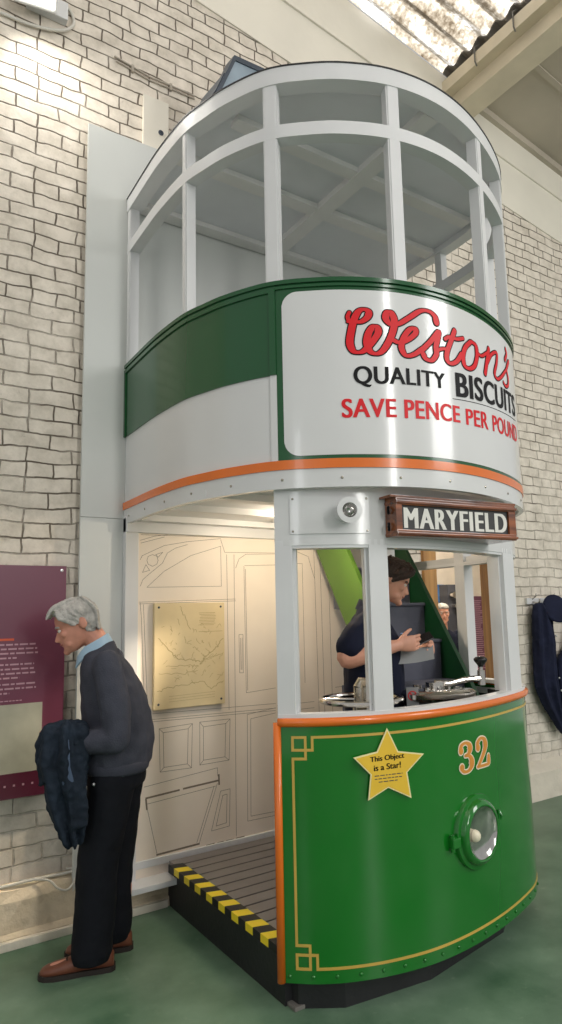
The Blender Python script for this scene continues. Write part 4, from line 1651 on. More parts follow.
mb = MB()
rbox(mb, 0, 1, 0, 1, -0.10, 0.0)
rbox(mb, 0, 1, 0, 0.07, 0.0, 0.014)
rbox(mb, 0, 1, 0.93, 1, 0.0, 0.014)
rbox(mb, 0, 0.1, 0.07, 0.93, 0.0, 0.014)
rbox(mb, 0.9, 1, 0.07, 0.93, 0.0, 0.014)
mb.build('lamp_housing', 'greymetal', rl)
mb = MB()
rbox(mb, 0.1, 0.9, 0.07, 0.93, 0.0, 0.004)
mb.build('lamp_glass', 'lampglass', rl)
mb = MB()
for k in range(5):
    rbox(mb, 0.1 + 0.18 * k, 0.14 + 0.18 * k, 0.05, 0.95, -0.15, -0.10)
rbox(mb, -0.03, 0.0, 0.30, 0.62, -0.30, 0.0)
rbox(mb, 1.0, 1.03, 0.30, 0.62, -0.30, 0.0)
a = O + ex * 0.5 + ez * 0.45 - en * 0.3
rbox(mb, -0.03, 1.03, 0.30, 0.62, -0.32, -0.30)
mb.tube([a, V((a.x, 3.92, a.z + 0.02))], 0.025, 10)
mb.build('lamp_yoke', 'greymetal', rl)

# cables lying on the plinth
mb = MB()
mb.tube(crom([(0.2, 3.885, 0.285), (0.55, 3.875, 0.275), (0.71, 3.88, 0.268), (0.86, 3.87, 0.275), (1.00, 3.875, 0.268), (1.10, 3.87, 0.275)], 8), 0.008, 8)
tag(mb.build('floor_cable', 'cable', smooth=True), 'pale cable lying straight along the plinth under the plum panel', 'cable')
mb = MB()
mb.tube(crom([(0.80, 3.905, 0.272), (0.92, 3.835, 0.270), (0.97, 3.808, 0.225), (1.02, 3.812, 0.205), (1.06, 3.83, 0.235), (1.09, 3.87, 0.275), (1.03, 3.89, 0.285)], 8), 0.006, 8)
tag(mb.build('floor_cable', 'cable', smooth=True), 'thin pale cable drooping in a loop over the plinth edge', 'cable')

# coat rail on the right with a uniform jacket and a cap
cr = empty('coat_rail', (5.4, 3.92, 1.7), 'white coat hook rail on the brick wall right of the tram', 'coat rail')
mb = MB()
mb.box(5.02, 6.3, 3.895, 3.92, 1.645, 1.70, bev=0.003)
mb.build('rail_board', 'cream', cr)
for x in (5.10, 5.36, 5.66, 5.92):
    mb = MB()
    mb.tube(crom([(x, 3.895, 1.665), (x, 3.85, 1.655), (x, 3.825, 1.665), (x, 3.82, 1.695)], 5), 0.007, 8)
    mb.tube([(x, 3.895, 1.69), (x, 3.86, 1.715), (x, 3.85, 1.74)], 0.006, 8)
    mb.build('coat_hook', 'chrome', cr, smooth=True)


def drape(mb, secs, seed, folds=7, amp=0.018, n=44):
    """secs: (x centre, half width, y front, y back, z) from the top down, with hanging folds"""
    rg = random.Random(seed)
    ph = [rg.uniform(0, 6.28) for _ in range(4)]
    rings = []
    for (x, hw, yf, yb_, z) in secs:
        ring = []
        for k in range(n):
            a = 2 * PI * k / n
            fx = math.cos(a)
            fy = math.sin(a)
            w = amp * min(1.0, hw / 0.1) * (math.sin(folds * a + ph[0] + z * 2.0) + 0.5 * math.sin((folds * 2 + 1) * a + ph[1] - z * 3))
            ym = (yf + yb_) / 2
            ring.append(V((x + (hw + w * 0.5) * fx, ym + ((yb_ - yf) / 2 + w) * -fy * -1, z)))
        rings.append(ring)
    mb.loft(rings)


mb = MB()
drape(mb, [(5.10, 0.03, 3.80, 3.86, 1.655), (5.115, 0.07, 3.78, 3.88, 1.60), (5.135, 0.11, 3.77, 3.89, 1.50), (5.135, 0.12, 3.765, 3.895, 1.33), (5.125, 0.125, 3.77, 3.895, 1.15),
           (5.12, 0.135, 3.77, 3.895, 1.02), (5.135, 0.14, 3.775, 3.895, 0.92), (5.18, 0.12, 3.79, 3.89, 0.80), (5.24, 0.085, 3.80, 3.89, 0.68), (5.30, 0.05, 3.81, 3.88, 0.56), (5.33, 0.02, 3.82, 3.87, 0.49)], 3, 6, 0.018)
drape(mb, [(5.075, 0.025, 3.81, 3.87, 1.64), (5.06, 0.045, 3.80, 3.88, 1.55), (5.055, 0.048, 3.80, 3.88, 1.40), (5.055, 0.046, 3.805, 3.88, 1.32)], 5, 4, 0.008)
me = remeshed(mb, 0.010, 3, 0.5, 0.006, 14)
uj = tag(link_mesh('uniform_jacket', me, None, ['uniform'], None), 'navy uniform jacket hanging from the first hook of the coat rail', 'jacket')
me.shade_smooth()
for (x, z) in ((5.225, 1.36), (5.235, 0.99), (5.255, 0.88), (5.28, 0.78)):
    mb = MB()
    mb.ball((x, 3.765 if z > 1.2 else 3.775, z), 0.009)
    mb.build('button', 'silver', uj, smooth=True)
mb = MB()
drape(mb, [(5.66, 0.035, 3.80, 3.86, 1.655), (5.66, 0.08, 3.79, 3.88, 1.58), (5.66, 0.12, 3.77, 3.89, 1.42), (5.62, 0.15, 3.765, 3.895, 1.26), (5.52, 0.22, 3.765, 3.895, 1.14), (5.49, 0.22, 3.765, 3.895, 1.02),
           (5.49, 0.20, 3.77, 3.895, 0.85), (5.50, 0.17, 3.78, 3.895, 0.66), (5.52, 0.11, 3.80, 3.89, 0.46)], 9, 6, 0.016)
me = remeshed(mb, 0.010, 3, 0.5, 0.006, 14)
tag(link_mesh('uniform_overcoat', me, None, ['uniform'], None), 'navy overcoat hanging at the photo edge, partly under the peaked cap', 'coat')
cp = empty('peaked_hat', (5.32, 3.82, 1.70), 'round navy peaked cap hung on the coat rail in front of the coats', 'cap')
mb = MB()
cc_ = V((5.235, 3.755, 1.60))
axc = V((-0.30, -0.88, 0.30)).normalized()
mb.revolve(cc_, axc, [(0.085, -0.07), (0.088, -0.03), (0.128, -0.005), (0.132, 0.006), (0.120, 0.018), (0.07, 0.026), (0.002, 0.028)], 40, True)
mb.build('crown', 'uniform', cp, smooth='auto')
mb = MB()
mb.revolve(cc_, axc, [(0.087, -0.072), (0.090, -0.072), (0.090, -0.034), (0.087, -0.034)], 40)
mb.build('cap_band', 'black', cp, smooth='auto')

# ------------------------------------------------------------------ seen through the doorway
for x0, x1, z0, z1, mt, lab in ((7.10, 7.40, 0.62, 1.80, 'purple', 'narrow plum text panel on the white wall of the room beyond'),
                                (7.50, 7.98, 0.60, 1.87, 'purple2', 'wider dark plum picture panel on the white wall of the room beyond')):
    mb = MB()
    mb.box(x0, x1, 6.47, 6.50, z0, z1)
    o_ = tag(mb.build('wall_poster', mt), lab, 'panel')
    mb = MB()
    if mt == 'purple':
        for k in range(38):
            z = z1 - 0.06 - k * 0.028
            mb.box(x0 + 0.02, x1 - rm.uniform(0.03, 0.1), 6.4685, 6.47, z - 0.009, z)
        mb.build('panel_lettering', 'paneltext', o_)
    else:
        mb.box(x0 + 0.08, x1 - 0.08, 6.4685, 6.47, 1.05, 1.40)
        mb.build('panel_picture', 'panelphoto', o_)
        mb = MB()
        for k in range(4):
            mb.box(x0 + 0.06, x0 + 0.2, 6.4685, 6.47, 1.46 + 0.03 * k, 1.472 + 0.03 * k)
        mb.build('panel_lettering', 'paneltext', o_)
mb = MB()
mb.box(6.22, 6.62, 6.47, 6.50, 1.72, 1.96)
tag(mb.build('blue_poster', 'blue'), 'small blue picture on the wall of the room beyond', 'picture')
ds = empty('display_stand', (6.25, 5.95, 0.0), 'dark grey display stand with fittings seen past the timber post', 'stand')
mb = MB()
mb.box(6.10, 6.40, 5.9, 6.05, 0.0, 1.93, bev=0.01)
mb.build('stand_board', 'grey', ds)
mb = MB()
for k, (x, z) in enumerate(((6.16, 1.80), (6.28, 1.74), (6.20, 1.66), (6.32, 1.86), (6.24, 1.58))):
    mb.cyl((x, 5.9, z), (0, -1, 0), 0.04 + 0.01 * (k % 2), 0.06, 12)
    mb.tube([(x, 5.87, z), (x + 0.06, 5.85, z - 0.05)], 0.012, 8)
mb.build('stand_fitting', 'chrome', ds, smooth='auto')

# ------------------------------------------------------------------ people
class Frame:
    """local axes: u forward, v to one side, z up"""
    def __init__(s, o, d, side):
        s.o = V((o[0], o[1], o[2]))
        s.d = V((d[0], d[1], 0)).normalized()
        s.n = V((side[0], side[1], 0)).normalized()

    def __call__(s, u, v, z):
        return s.o + s.d * u + s.n * v + V((0, 0, z))


def ell_loft(mb, F, secs, n=20, power=2.3):
    """secs: (u, v, z, ru, rv[, tilt dz/du])"""
    rings = []
    for q_ in secs:
        u, v, z, ru, rv = q_[:5]
        tl = q_[5] if len(q_) > 5 else 0.0
        ring = []
        for k in range(n):
            a = 2 * PI * k / n
            c_, s_ = math.cos(a), math.sin(a)
            cu = math.copysign(abs(c_) ** (2 / power), c_) * ru
            cv = math.copysign(abs(s_) ** (2 / power), s_) * rv
            ring.append(F(u + cu, v + cv, z + tl * cu))
        rings.append(ring)
    mb.loft(rings)


def limb(mb, F, pts, seg=14, n=6):
    """pts (u,v,z,r) through a smooth curve, round ends"""
    P = crom([(a, b, c) for a, b, c, d in pts], n)
    R = crom([(d, 0) for a, b, c, d in pts], n)
    W_ = [F(*p) for p in P]
    r = [max(0.002, q_.x) for q_ in R]
    # round caps
    t0 = (W_[0] - W_[1]).normalized()
    t1 = (W_[-1] - W_[-2]).normalized()
    head = [(W_[0] + t0 * r[0] * k, r[0] * math.sqrt(max(0.02, 1 - k * k))) for k in (0.95, 0.75, 0.45)]
    tail = [(W_[-1] + t1 * r[-1] * k, r[-1] * math.sqrt(max(0.02, 1 - k * k))) for k in (0.45, 0.75, 0.95)]
    allp = [h[0] for h in head] + W_ + [h[0] for h in tail]
    allr = [h[1] for h in head] + r + [h[1] for h in tail]
    mb.tube(allp, allr, seg)


HEAD = [  # height 0..1 (chin..crown), front, back, half width
    (0.00, 0.070, 0.030, 0.018), (0.03, 0.082, 0.005, 0.032), (0.09, 0.088, -0.030, 0.046), (0.16, 0.085, -0.052, 0.054), (0.21, 0.088, -0.060, 0.058),
    (0.245, 0.086, -0.066, 0.060), (0.28, 0.088, -0.070, 0.062), (0.34, 0.084, -0.078, 0.066), (0.42, 0.080, -0.088, 0.069), (0.485, 0.076, -0.096, 0.071),
    (0.53, 0.079, -0.101, 0.0725), (0.575, 0.087, -0.104, 0.074), (0.65, 0.087, -0.106, 0.076), (0.75, 0.081, -0.104, 0.0755), (0.84, 0.066, -0.095, 0.070),
    (0.92, 0.042, -0.076, 0.055), (0.97, 0.018, -0.052, 0.036), (1.0, -0.012, -0.028, 0.010)]


class Head:
    def __init__(s, chin_axis, fwd, upv, side, h=0.235, ear=-0.014):
        s.ear = ear
        s.o, s.f, s.u, s.s, s.h = V(chin_axis), V(fwd).normalized(), V(upv).normalized(), V(side).normalized(), h

    def P(s, f, sd, t):
        k = s.h / 0.235
        return s.o + s.f * f * k + s.s * sd * k + s.u * (t * s.h)

    def ring(s, t, fr, bk, hw, n=24, grow=0.0, pw=0.9, slope=0.0):
        ring = []
        for k in range(n):
            a = 2 * PI * k / n
            c_, s_ = math.cos(a), math.sin(a)
            cu = math.copysign(abs(c_) ** (pw if c_ > 0 else 0.9), c_)
            mid = (fr + bk) / 2
            rad = (fr - bk) / 2 + grow
            ring.append(s.P(mid + cu * rad, math.copysign(abs(s_) ** (min(0.95, pw + 0.1) if c_ > 0 else 0.95), s_) * (hw + grow), t + slope * cu * rad))
        return ring

    def skull(s, mb):
        mb.loft([s.ring(*r_) for r_ in HEAD])
        # nose
        def nr(t, f0, f1, w):
            return [s.P(f0, -w, t), s.P((f0 + f1) / 2, -w * 0.85, t), s.P(f1 - 0.003, -w * 0.4, t), s.P(f1, 0, t), s.P(f1 - 0.003, w * 0.4, t), s.P((f0 + f1) / 2, w * 0.85, t), s.P(f0, w, t)]
        mb.loft([nr(0.27, 0.070, 0.092, 0.012), nr(0.295, 0.066, 0.108, 0.019), nr(0.325, 0.064, 0.115, 0.019), nr(0.37, 0.062, 0.109, 0.0145), nr(0.44, 0.060, 0.098, 0.011), nr(0.51, 0.060, 0.088, 0.010), nr(0.56, 0.062, 0.086, 0.012)])
        # brow ridge, cheekbones, lips, chin
        for sg in (-1, 1):
            mb.ball(s.P(0.074, sg * 0.030, 0.572), 0.014, (1, 1.3, 0.7))
            mb.ball(s.P(0.058, sg * 0.044, 0.405), 0.020, (1, 1, 1))
            mb.ball(s.P(0.046, sg * 0.034, 0.18), 0.024, (1, 1, 1))
            # ear
            e = s.P(s.ear, sg * 0.071, 0.46)
            rings = []
            for q_, rr_ in ((0, 0.017), (0.006, 0.028), (0.012, 0.031), (0.017, 0.026), (0.018, 0.012)):
                rings.append([e + s.s * sg * q_ + s.f * (math.cos(k * PI / 8) * rr_ * 0.62 - q_ * 0.7) + s.u * (math.sin(k * PI / 8) * rr_ * 1.0 + 0.005) for k in range(16)])
            mb.loft(rings)
        mb.ball(s.P(0.078, 0, 0.045), 0.017, (1, 1.2, 1))
        mb.ball(s.P(0.084, 0, 0.232), 0.010, (1, 1.8, 0.6))
        mb.ball(s.P(0.083, 0, 0.195), 0.010, (1, 1.6, 0.6))

    def features(s, root, brow):
        for sg in (-1, 1):
            mb = MB()
            mb.ball(s.P(0.0725, sg * 0.031, 0.49), 0.0095)
            ey = mb.build('eye', 'eye', root, smooth=True)
            mb = MB()
            mb.ball(s.P(0.0795, sg * 0.031, 0.487), 0.0045)
            mb.build('iris', 'iris', ey, smooth=True)
            mb = MB()
            pts = [s.P(0.084, sg * 0.014, 0.562), s.P(0.085, sg * 0.028, 0.583), s.P(0.077, sg * 0.045, 0.578), s.P(0.067, sg * 0.054, 0.555)]
            mb.tube(crom(pts, 4), [0.003] + [0.0046] * 11 + [0.002], 8)
            mb.build('eyebrow', brow, root, smooth=True)
        mb = MB()
        pts = [s.P(0.074, -0.024, 0.212), s.P(0.089, -0.010, 0.216), s.P(0.0925, 0, 0.214), s.P(0.089, 0.010, 0.216), s.P(0.074, 0.024, 0.212)]
        mb.tube(crom(pts, 4), [0.002] + [0.004] * 15 + [0.002], 8)
        mb.build('mouth', 'lip', root, smooth=True)


def hand(mb, w, dirv, palm, thumb, size=1.0, curl=0.5):
    """w wrist, dirv along the hand, palm: way the palm faces, thumb: side of the thumb"""
    d = V(dirv).normalized()
    t = V(thumb)
    t = (t - d * t.dot(d)).normalized()
    p = d.cross(t)
    if p.dot(V(palm)) < 0:
        p = -p
    k = size
    rings = []
    for x, hw, th in ((-0.01, 0.026, 0.019), (0.02, 0.034, 0.019), (0.055, 0.041, 0.017), (0.085, 0.042, 0.014), (0.094, 0.038, 0.011)):
        rings.append([w + d * x * k + t * math.cos(a * PI / 8) * hw * k + p * math.sin(a * PI / 8) * th * k for a in range(16)])
    mb.loft(rings)
    for i, (off, ln, rad) in enumerate(((0.031, 0.074, 0.0088), (0.0105, 0.082, 0.0090), (-0.0105, 0.076, 0.0086), (-0.031, 0.060, 0.0078))):
        pos = w + d * 0.086 * k + t * off * k
        dd = (d + t * off * 1.2).normalized()
        pts = [pos - dd * 0.02 * k, pos]
        ang = curl * (0.8 + 0.12 * i)
        for sgm in (0.45, 0.31, 0.24):
            dd = (dd * math.cos(ang) + p * math.sin(ang)).normalized()
            pos = pos + dd * ln * sgm * k
            pts.append(pos.copy())
            ang = curl * (0.9 + 0.12 * i)
        mb.tube(pts, [rad * k, rad * k * 1.03, rad * k * 0.96, rad * k * 0.9, rad * k * 0.72], 10)
    pos = w + d * 0.02 * k + t * 0.026 * k
    dd = (d * 0.72 + t * 0.55 + p * 0.42).normalized()
    pts = [pos - dd * 0.012, pos]
    for sgm in (0.040, 0.030, 0.024):
        pos = pos + dd * sgm * k
        pts.append(pos.copy())
        dd = (dd + d * 0.30 + p * 0.10).normalized()
    mb.tube(pts, [0.0135 * k, 0.0135 * k, 0.0115 * k, 0.0100 * k, 0.0075 * k], 10)


def hair_locks(mb, hd, spec, rnd, r0_=0.006):
    """spec: list of (start, mid, end) in head coordinates (f, s, t)"""
    for a, b, c in spec:
        j = lambda q_: tuple(x + rnd.uniform(-1, 1) * e for x, e in zip(q_, (0.006, 0.006, 0.02)))
        pts = crom([hd.P(*j(a)), hd.P(*j(b)), hd.P(*j(c))], 5)
        n = len(pts)
        mb.tube(pts, [r0_ * (0.5 + 0.9 * math.sin(PI * (0.12 + 0.8 * i / (n - 1)))) for i in range(n)], 7)


def shoe(name, F, u_heel, u_toe, v, parent, z0=0.0, yaw=0.0):
    L_ = u_toe - u_heel

    def sec(x, hw, zt, zb_=0.012):
        uu = u_heel + x * L_
        n = 18
        r_ = []
        for k in range(n):
            a = 2 * PI * k / n
            r_.append(F(uu, v + yaw * x + math.cos(a) * hw, z0 + zb_ + (zt - zb_) * (0.5 + 0.5 * math.copysign(abs(math.sin(a)) ** 0.7, math.sin(a)))))
        return r_
    mb = MB()
    mb.loft([sec(0.0, 0.020, 0.07), sec(0.04, 0.034, 0.095), sec(0.15, 0.038, 0.105), sec(0.32, 0.038, 0.105), sec(0.45, 0.040, 0.092), sec(0.6, 0.046, 0.074), sec(0.78, 0.048, 0.060), sec(0.9, 0.041, 0.052), sec(0.97, 0.026, 0.043), sec(1.0, 0.010, 0.03)])
    sh = mb.build(name, 'shoe', parent, smooth=True)

    def sec2(x, hw):
        uu = u_heel + x * L_
        return [F(uu, v + yaw * x - hw, z0 + 0.0), F(uu, v + yaw * x + hw, z0 + 0.0), F(uu, v + yaw * x + hw, z0 + 0.022), F(uu, v + yaw * x - hw, z0 + 0.022)]
    mb = MB()
    mb.loft([sec2(-0.02, 0.018), sec2(0.03, 0.037), sec2(0.15, 0.041), sec2(0.40, 0.040), sec2(0.6, 0.048), sec2(0.8, 0.051), sec2(0.93, 0.042), sec2(1.0, 0.024), sec2(1.02, 0.008)])
    mb.build('sole', 'sole', sh)
    mb = MB()
    for i in range(4):
        x = 0.42 + i * 0.07
        uu = u_heel + x * L_
        zz = z0 + 0.106 - (x - 0.32) * 0.105
        mb.tube([F(uu, v + yaw * x - 0.022, zz - 0.006), F(uu + 0.004, v + yaw * x, zz), F(uu, v + yaw * x + 0.022, zz - 0.006)], 0.003, 6)
    mb.build('laces', 'sole', sh)


# ---- the visitor reading the panel
om = empty('person', (1.08, 3.40, 0.0), 'grey haired person in charcoal sweater and black trousers reading the plum panel', 'person')
F = Frame((1.08, 3.40, 0), (-.94, .34), (-.34, -.94))
hdir = F.d * math.cos(0.37) - V((0, 0, 1)) * math.sin(0.37)
hup = V((0, 0, 1)) * math.cos(0.37) + F.d * math.sin(0.37)
HD = Head(F(0.112, 0.0, 1.466), hdir, hup, F.n, 0.243, -0.034)
mb = MB()
HD.skull(mb)
limb(mb, F, [(0.02, 0, 1.42, 0.066), (0.055, 0, 1.50, 0.058), (0.098, 0, 1.555, 0.056)])
ell_loft(mb, F, [(-0.05, 0, 0.86, 0.12, 0.155), (-0.06, 0, 1.02, 0.14, 0.165), (-0.045, 0, 1.15, 0.135, 0.175), (-0.015, 0, 1.30, 0.12, 0.185), (0.015, 0, 1.39, 0.085, 0.17), (0.03, 0, 1.44, 0.05, 0.09)])
for sg, ank in ((1, 0.03), (-1, -0.06)):
    limb(mb, F, [(-0.05, sg * 0.085, 0.90, 0.10), (-0.03 + (0.02 if sg > 0 else -0.03), sg * 0.09, 0.68, 0.075), (0.0 + (0.02 if sg > 0 else -0.05), sg * 0.09, 0.47, 0.055), (ank - 0.02, sg * 0.09, 0.28, 0.052), (ank, sg * 0.09, 0.07, 0.040)])
    limb(mb, F, [(ank, sg * 0.09, 0.06, 0.036), (ank + 0.10, sg * 0.09, 0.045, 0.03), (ank + 0.18, sg * 0.09, 0.04, 0.022)])
# arms: near arm bent with the coat over it
limb(mb, F, [(-0.005, 0.185, 1.385, 0.050), (-0.04, 0.225, 1.22, 0.045), (-0.055, 0.235, 1.07, 0.040), (0.05, 0.22, 1.055, 0.036), (0.17, 0.16, 1.065, 0.028)])
limb(mb, F, [(-0.005, -0.185, 1.385, 0.050), (-0.03, -0.225, 1.22, 0.045), (-0.03, -0.235, 1.08, 0.040), (0.06, -0.19, 1.05, 0.034), (0.17, -0.07, 1.03, 0.028)])
hand(mb, F(0.175, 0.155, 1.065), F.d * 0.9 - F.n * 0.35, -V((0, 0, 1)), V((0, 0, 1)) * 0.2 - F.n, 1.0, 0.55)
hand(mb, F(0.175, -0.065, 1.03), F.d * 0.75 + F.n * 0.6, V((0, 0, 1)), F.d * 0.3 - F.n, 1.0, 0.5)
me = remeshed(mb, 0.0042, 4, 0.5)
body = link_mesh('body', me, om, ['skin2'], None)
HD.features(om, 'greyhair')
# hair
mb = MB()
rings = []
for t, fr, bk, hw, pw in ((0.22, -0.060, -0.082, 0.046, 0.5), (0.30, -0.052, -0.098, 0.062, 0.5), (0.40, -0.046, -0.108, 0.073, 0.5), (0.46, -0.040, -0.114, 0.0775, 0.4), (0.50, -0.010, -0.118, 0.0775, 0.3), (0.545, 0.014, -0.120, 0.078, 0.3),
                         (0.60, 0.022, -0.114, 0.081, 0.3), (0.66, 0.026, -0.115, 0.083, 0.3), (0.72, 0.034, -0.114, 0.085, 0.3), (0.775, 0.050, -0.112, 0.085, 0.4), (0.815, 0.080, -0.108, 0.083, 0.7), (0.86, 0.098, -0.103, 0.080, 0.9), (0.92, 0.086, -0.092, 0.071, 0.9), (0.99, 0.052, -0.074, 0.054, 0.9), (1.035, 0.018, -0.055, 0.032, 0.9), (1.05, -0.010, -0.025, 0.008, 0.9)):
    rings.append(HD.ring(t, fr, bk, hw, pw=pw))
mb.loft(rings)
rn = random.Random(4)
sp_ = []
for k in range(50):
    s_ = -0.075 + 0.15 * k / 49
    sp_.append(((-0.03, s_ * 0.7, 1.04 - 3.0 * abs(s_) ** 1.6), (0.060, s_ * 1.0, 0.985 - 3.0 * abs(s_) ** 1.6), (0.102, s_ * 1.05, 0.84 - 1.5 * abs(s_) ** 1.6)))
for sg in (-1, 1):
    for k in range(40):
        f = -0.105 + 0.155 * k / 39
        e_ = 0.50 if f > -0.03 else 0.44
        sp_.append(((f * 0.8, sg * 0.048, 0.99), (f + 0.004, sg * 0.0865 * (1 - (min(f, 0) / 0.118) ** 2) ** 0.5, 0.77), (max(f - 0.048, -0.10), sg * 0.080 * (1 - (max(min(f - 0.048, 0), -0.10) / 0.118) ** 2) ** 0.5, e_ + (0.06 if f > 0.05 else 0.0))))
    for k in range(16):
        f = -0.105 + 0.06 * k / 15
        k_ = (1 - (f / 0.118) ** 2) ** 0.5
        sp_.append(((f, sg * 0.082 * k_, 0.66), (f - 0.002, sg * 0.080 * k_, 0.50), (f * 0.9 - 0.002, sg * 0.064 * k_, 0.27)))
for k in range(30):
    s_ = -0.06 + 0.12 * k / 29
    sp_.append(((-0.07, s_, 0.99), (-0.112, s_ * 1.15, 0.68), (-0.098, s_ * 0.95, 0.24)))
hair_locks(mb, HD, sp_, rn, 0.0062)
me = remeshed(mb, 0.0032, 1, 0.4, 0.003, 60)
link_mesh('hair', me, om, ['greyhair'], None)
# sweater
mb = MB()
ell_loft(mb, F, [(-0.052, 0, 0.885, 0.150, 0.185), (-0.058, 0, 0.91, 0.160, 0.195), (-0.060, 0, 1.02, 0.168, 0.200), (-0.050, 0, 1.14, 0.162, 0.205), (-0.022, 0, 1.28, 0.148, 0.212), (0.008, 0, 1.37, 0.118, 0.195), (0.026, 0, 1.425, 0.085, 0.140), (0.040, 0, 1.462, 0.066, 0.082, -0.5)])
for sg in (1, -1):
    limb(mb, F, [(-0.005, sg * 0.165, 1.385, 0.074), (-0.035, sg * 0.215, 1.25, 0.072), (-0.055, sg * 0.235, 1.10, 0.068), (-0.045, sg * 0.24, 1.055, 0.066), (0.06, sg * 0.205, 1.045, 0.056), (0.145, sg * (0.165 if sg > 0 else 0.10), 1.05, 0.046)])
me = remeshed(mb, 0.008, 4, 0.5, 0.011, 8)
link_mesh('sweater', me, om, ['sweater'], None)
# hem ribbing
mb = MB()
ell_loft(mb, F, [(-0.052, 0, 0.868, 0.146, 0.182), (-0.052, 0, 0.880, 0.156, 0.192), (-0.055, 0, 0.915, 0.160, 0.196), (-0.055, 0, 0.925, 0.152, 0.188)], 32)
mb.build('hem', 'sweater', om, smooth=True)
# shirt collar
mb = MB()
rings = []
for k in range(29):
    a = PI * (-0.93 + 1.86 * k / 28)          # open at the throat
    ca, sa = math.cos(a), math.sin(a)
    # a = 0 at the nape
    bu = 0.052 - 0.075 * ca
    bv = 0.070 * sa
    bz = 1.452 + 0.030 * ca
    tu, tv, tz = 0.070 - 0.062 * ca, 0.058 * sa, 1.492 + 0.042 * ca
    if abs(k - 14) > 10:                # collar points hang down
        e = (abs(k - 14) - 10) / 4
        bz -= 0.045 * e
        bu += 0.010 * e
        tz -= 0.030 * e
    rings.append([F(bu - 0.010 * ca, bv * 1.12, bz - 0.012), F(bu - 0.016 * ca, bv * 1.18, bz - 0.010), F(tu - 0.012 * ca, tv * 1.10, tz), F(tu, tv * 1.0, tz - 0.003)])
mb.loft(rings)
mb.build('shirt_collar', 'shirt', om, smooth='auto')
# trousers
mb = MB()
ell_loft(mb, F, [(-0.05, 0, 0.80, 0.138, 0.172), (-0.05, 0, 0.86, 0.146, 0.176), (-0.052, 0, 0.93, 0.142, 0.172)])
limb(mb, F, [(-0.035, 0.082, 0.84, 0.118), (-0.010, 0.088, 0.66, 0.104), (0.022, 0.09, 0.48, 0.094), (0.034, 0.09, 0.28, 0.092), (0.046, 0.09, 0.09, 0.093)])
limb(mb, F, [(-0.068, -0.082, 0.84, 0.118), (-0.064, -0.088, 0.66, 0.104), (-0.058, -0.09, 0.48, 0.092), (-0.045, -0.09, 0.28, 0.087), (-0.045, -0.09, 0.10, 0.086)])
me = remeshed(mb, 0.009, 4, 0.5, 0.009, 7)
for v in me.vertices:
    v.co.z = max(v.co.z, 0.052)
link_mesh('trousers', me, om, ['trousers'], None)
shoe('shoe', F, -0.055, 0.270, 0.088, om)
shoe('shoe', F, -0.135, 0.175, -0.09, om)
mb = MB()
mb.ball(F(0.045, 0.178, 0.845), 0.008)
mb.build('key_ring', 'silver', om, smooth=True)

# coat carried over the forearm
Fj = Frame((1.08, 3.40, 0), (-.94, .34), (-.34, -.94))


def fold(mb, secs, seed, n=64, folds=7, amp=0.022):
    rg = random.Random(seed)
    ph = rg.uniform(0, 6)
    rings = []
    for (u, v, z, ru, rv) in secs:
        ring = []
        for k in range(n):
            a = 2 * PI * k / n
            w = 1 + amp / max(ru, 0.03) * math.sin(folds * a + ph + z * 3)
            ring.append(Fj(u + math.cos(a) * ru * w, v + math.sin(a) * rv * w, z))
        rings.append(ring)
    mb.loft(rings)


mb = MB()
fold(mb, [(0.17, 0.17, 1.140, 0.03, 0.03), (0.175, 0.17, 1.125, 0.085, 0.075), (0.175, 0.175, 1.09, 0.100, 0.10), (0.175, 0.18, 1.00, 0.106, 0.105), (0.175, 0.185, 0.93, 0.098, 0.10), (0.165, 0.19, 0.87, 0.078, 0.09), (0.16, 0.19, 0.80, 0.065, 0.075), (0.145, 0.19, 0.70, 0.055, 0.065), (0.130, 0.19, 0.62, 0.040, 0.05), (0.125, 0.19, 0.585, 0.022, 0.03)], 2)
fold(mb, [(0.215, 0.20, 1.10, 0.05, 0.05), (0.235, 0.215, 1.02, 0.042, 0.05), (0.250, 0.22, 0.95, 0.034, 0.05), (0.262, 0.22, 0.895, 0.020, 0.04), (0.275, 0.22, 0.868, 0.010, 0.02)], 6, folds=3, amp=0.006)
fold(mb, [(0.19, 0.22, 0.98, 0.05, 0.04), (0.205, 0.225, 0.86, 0.045, 0.045), (0.205, 0.225, 0.76, 0.035, 0.04), (0.19, 0.22, 0.70, 0.020, 0.03)], 8, folds=3, amp=0.006)
fold(mb, [(0.12, 0.235, 1.03, 0.035, 0.03), (0.12, 0.25, 0.90, 0.045, 0.03), (0.115, 0.25, 0.78, 0.045, 0.03), (0.105, 0.245, 0.68, 0.035, 0.03)], 12, folds=3, amp=0.006)
me = remeshed(mb, 0.006, 2, 0.5, 0.014, 16)
cto = tag(link_mesh('coat', me, None, ['coat'], None), 'dark blue coat folded over the forearm of the grey haired person', 'coat')

mb = MB()
fold(mb, [(0.165, 0.262, 1.09, 0.012, 0.010), (0.162, 0.280, 1.02, 0.016, 0.012), (0.160, 0.284, 0.95, 0.018, 0.012), (0.152, 0.282, 0.89, 0.026, 0.012), (0.146, 0.276, 0.862, 0.030, 0.010)], 3, folds=3, amp=0.003)
mb.build('coat_sleeve', 'coatlight', cto, smooth=True)

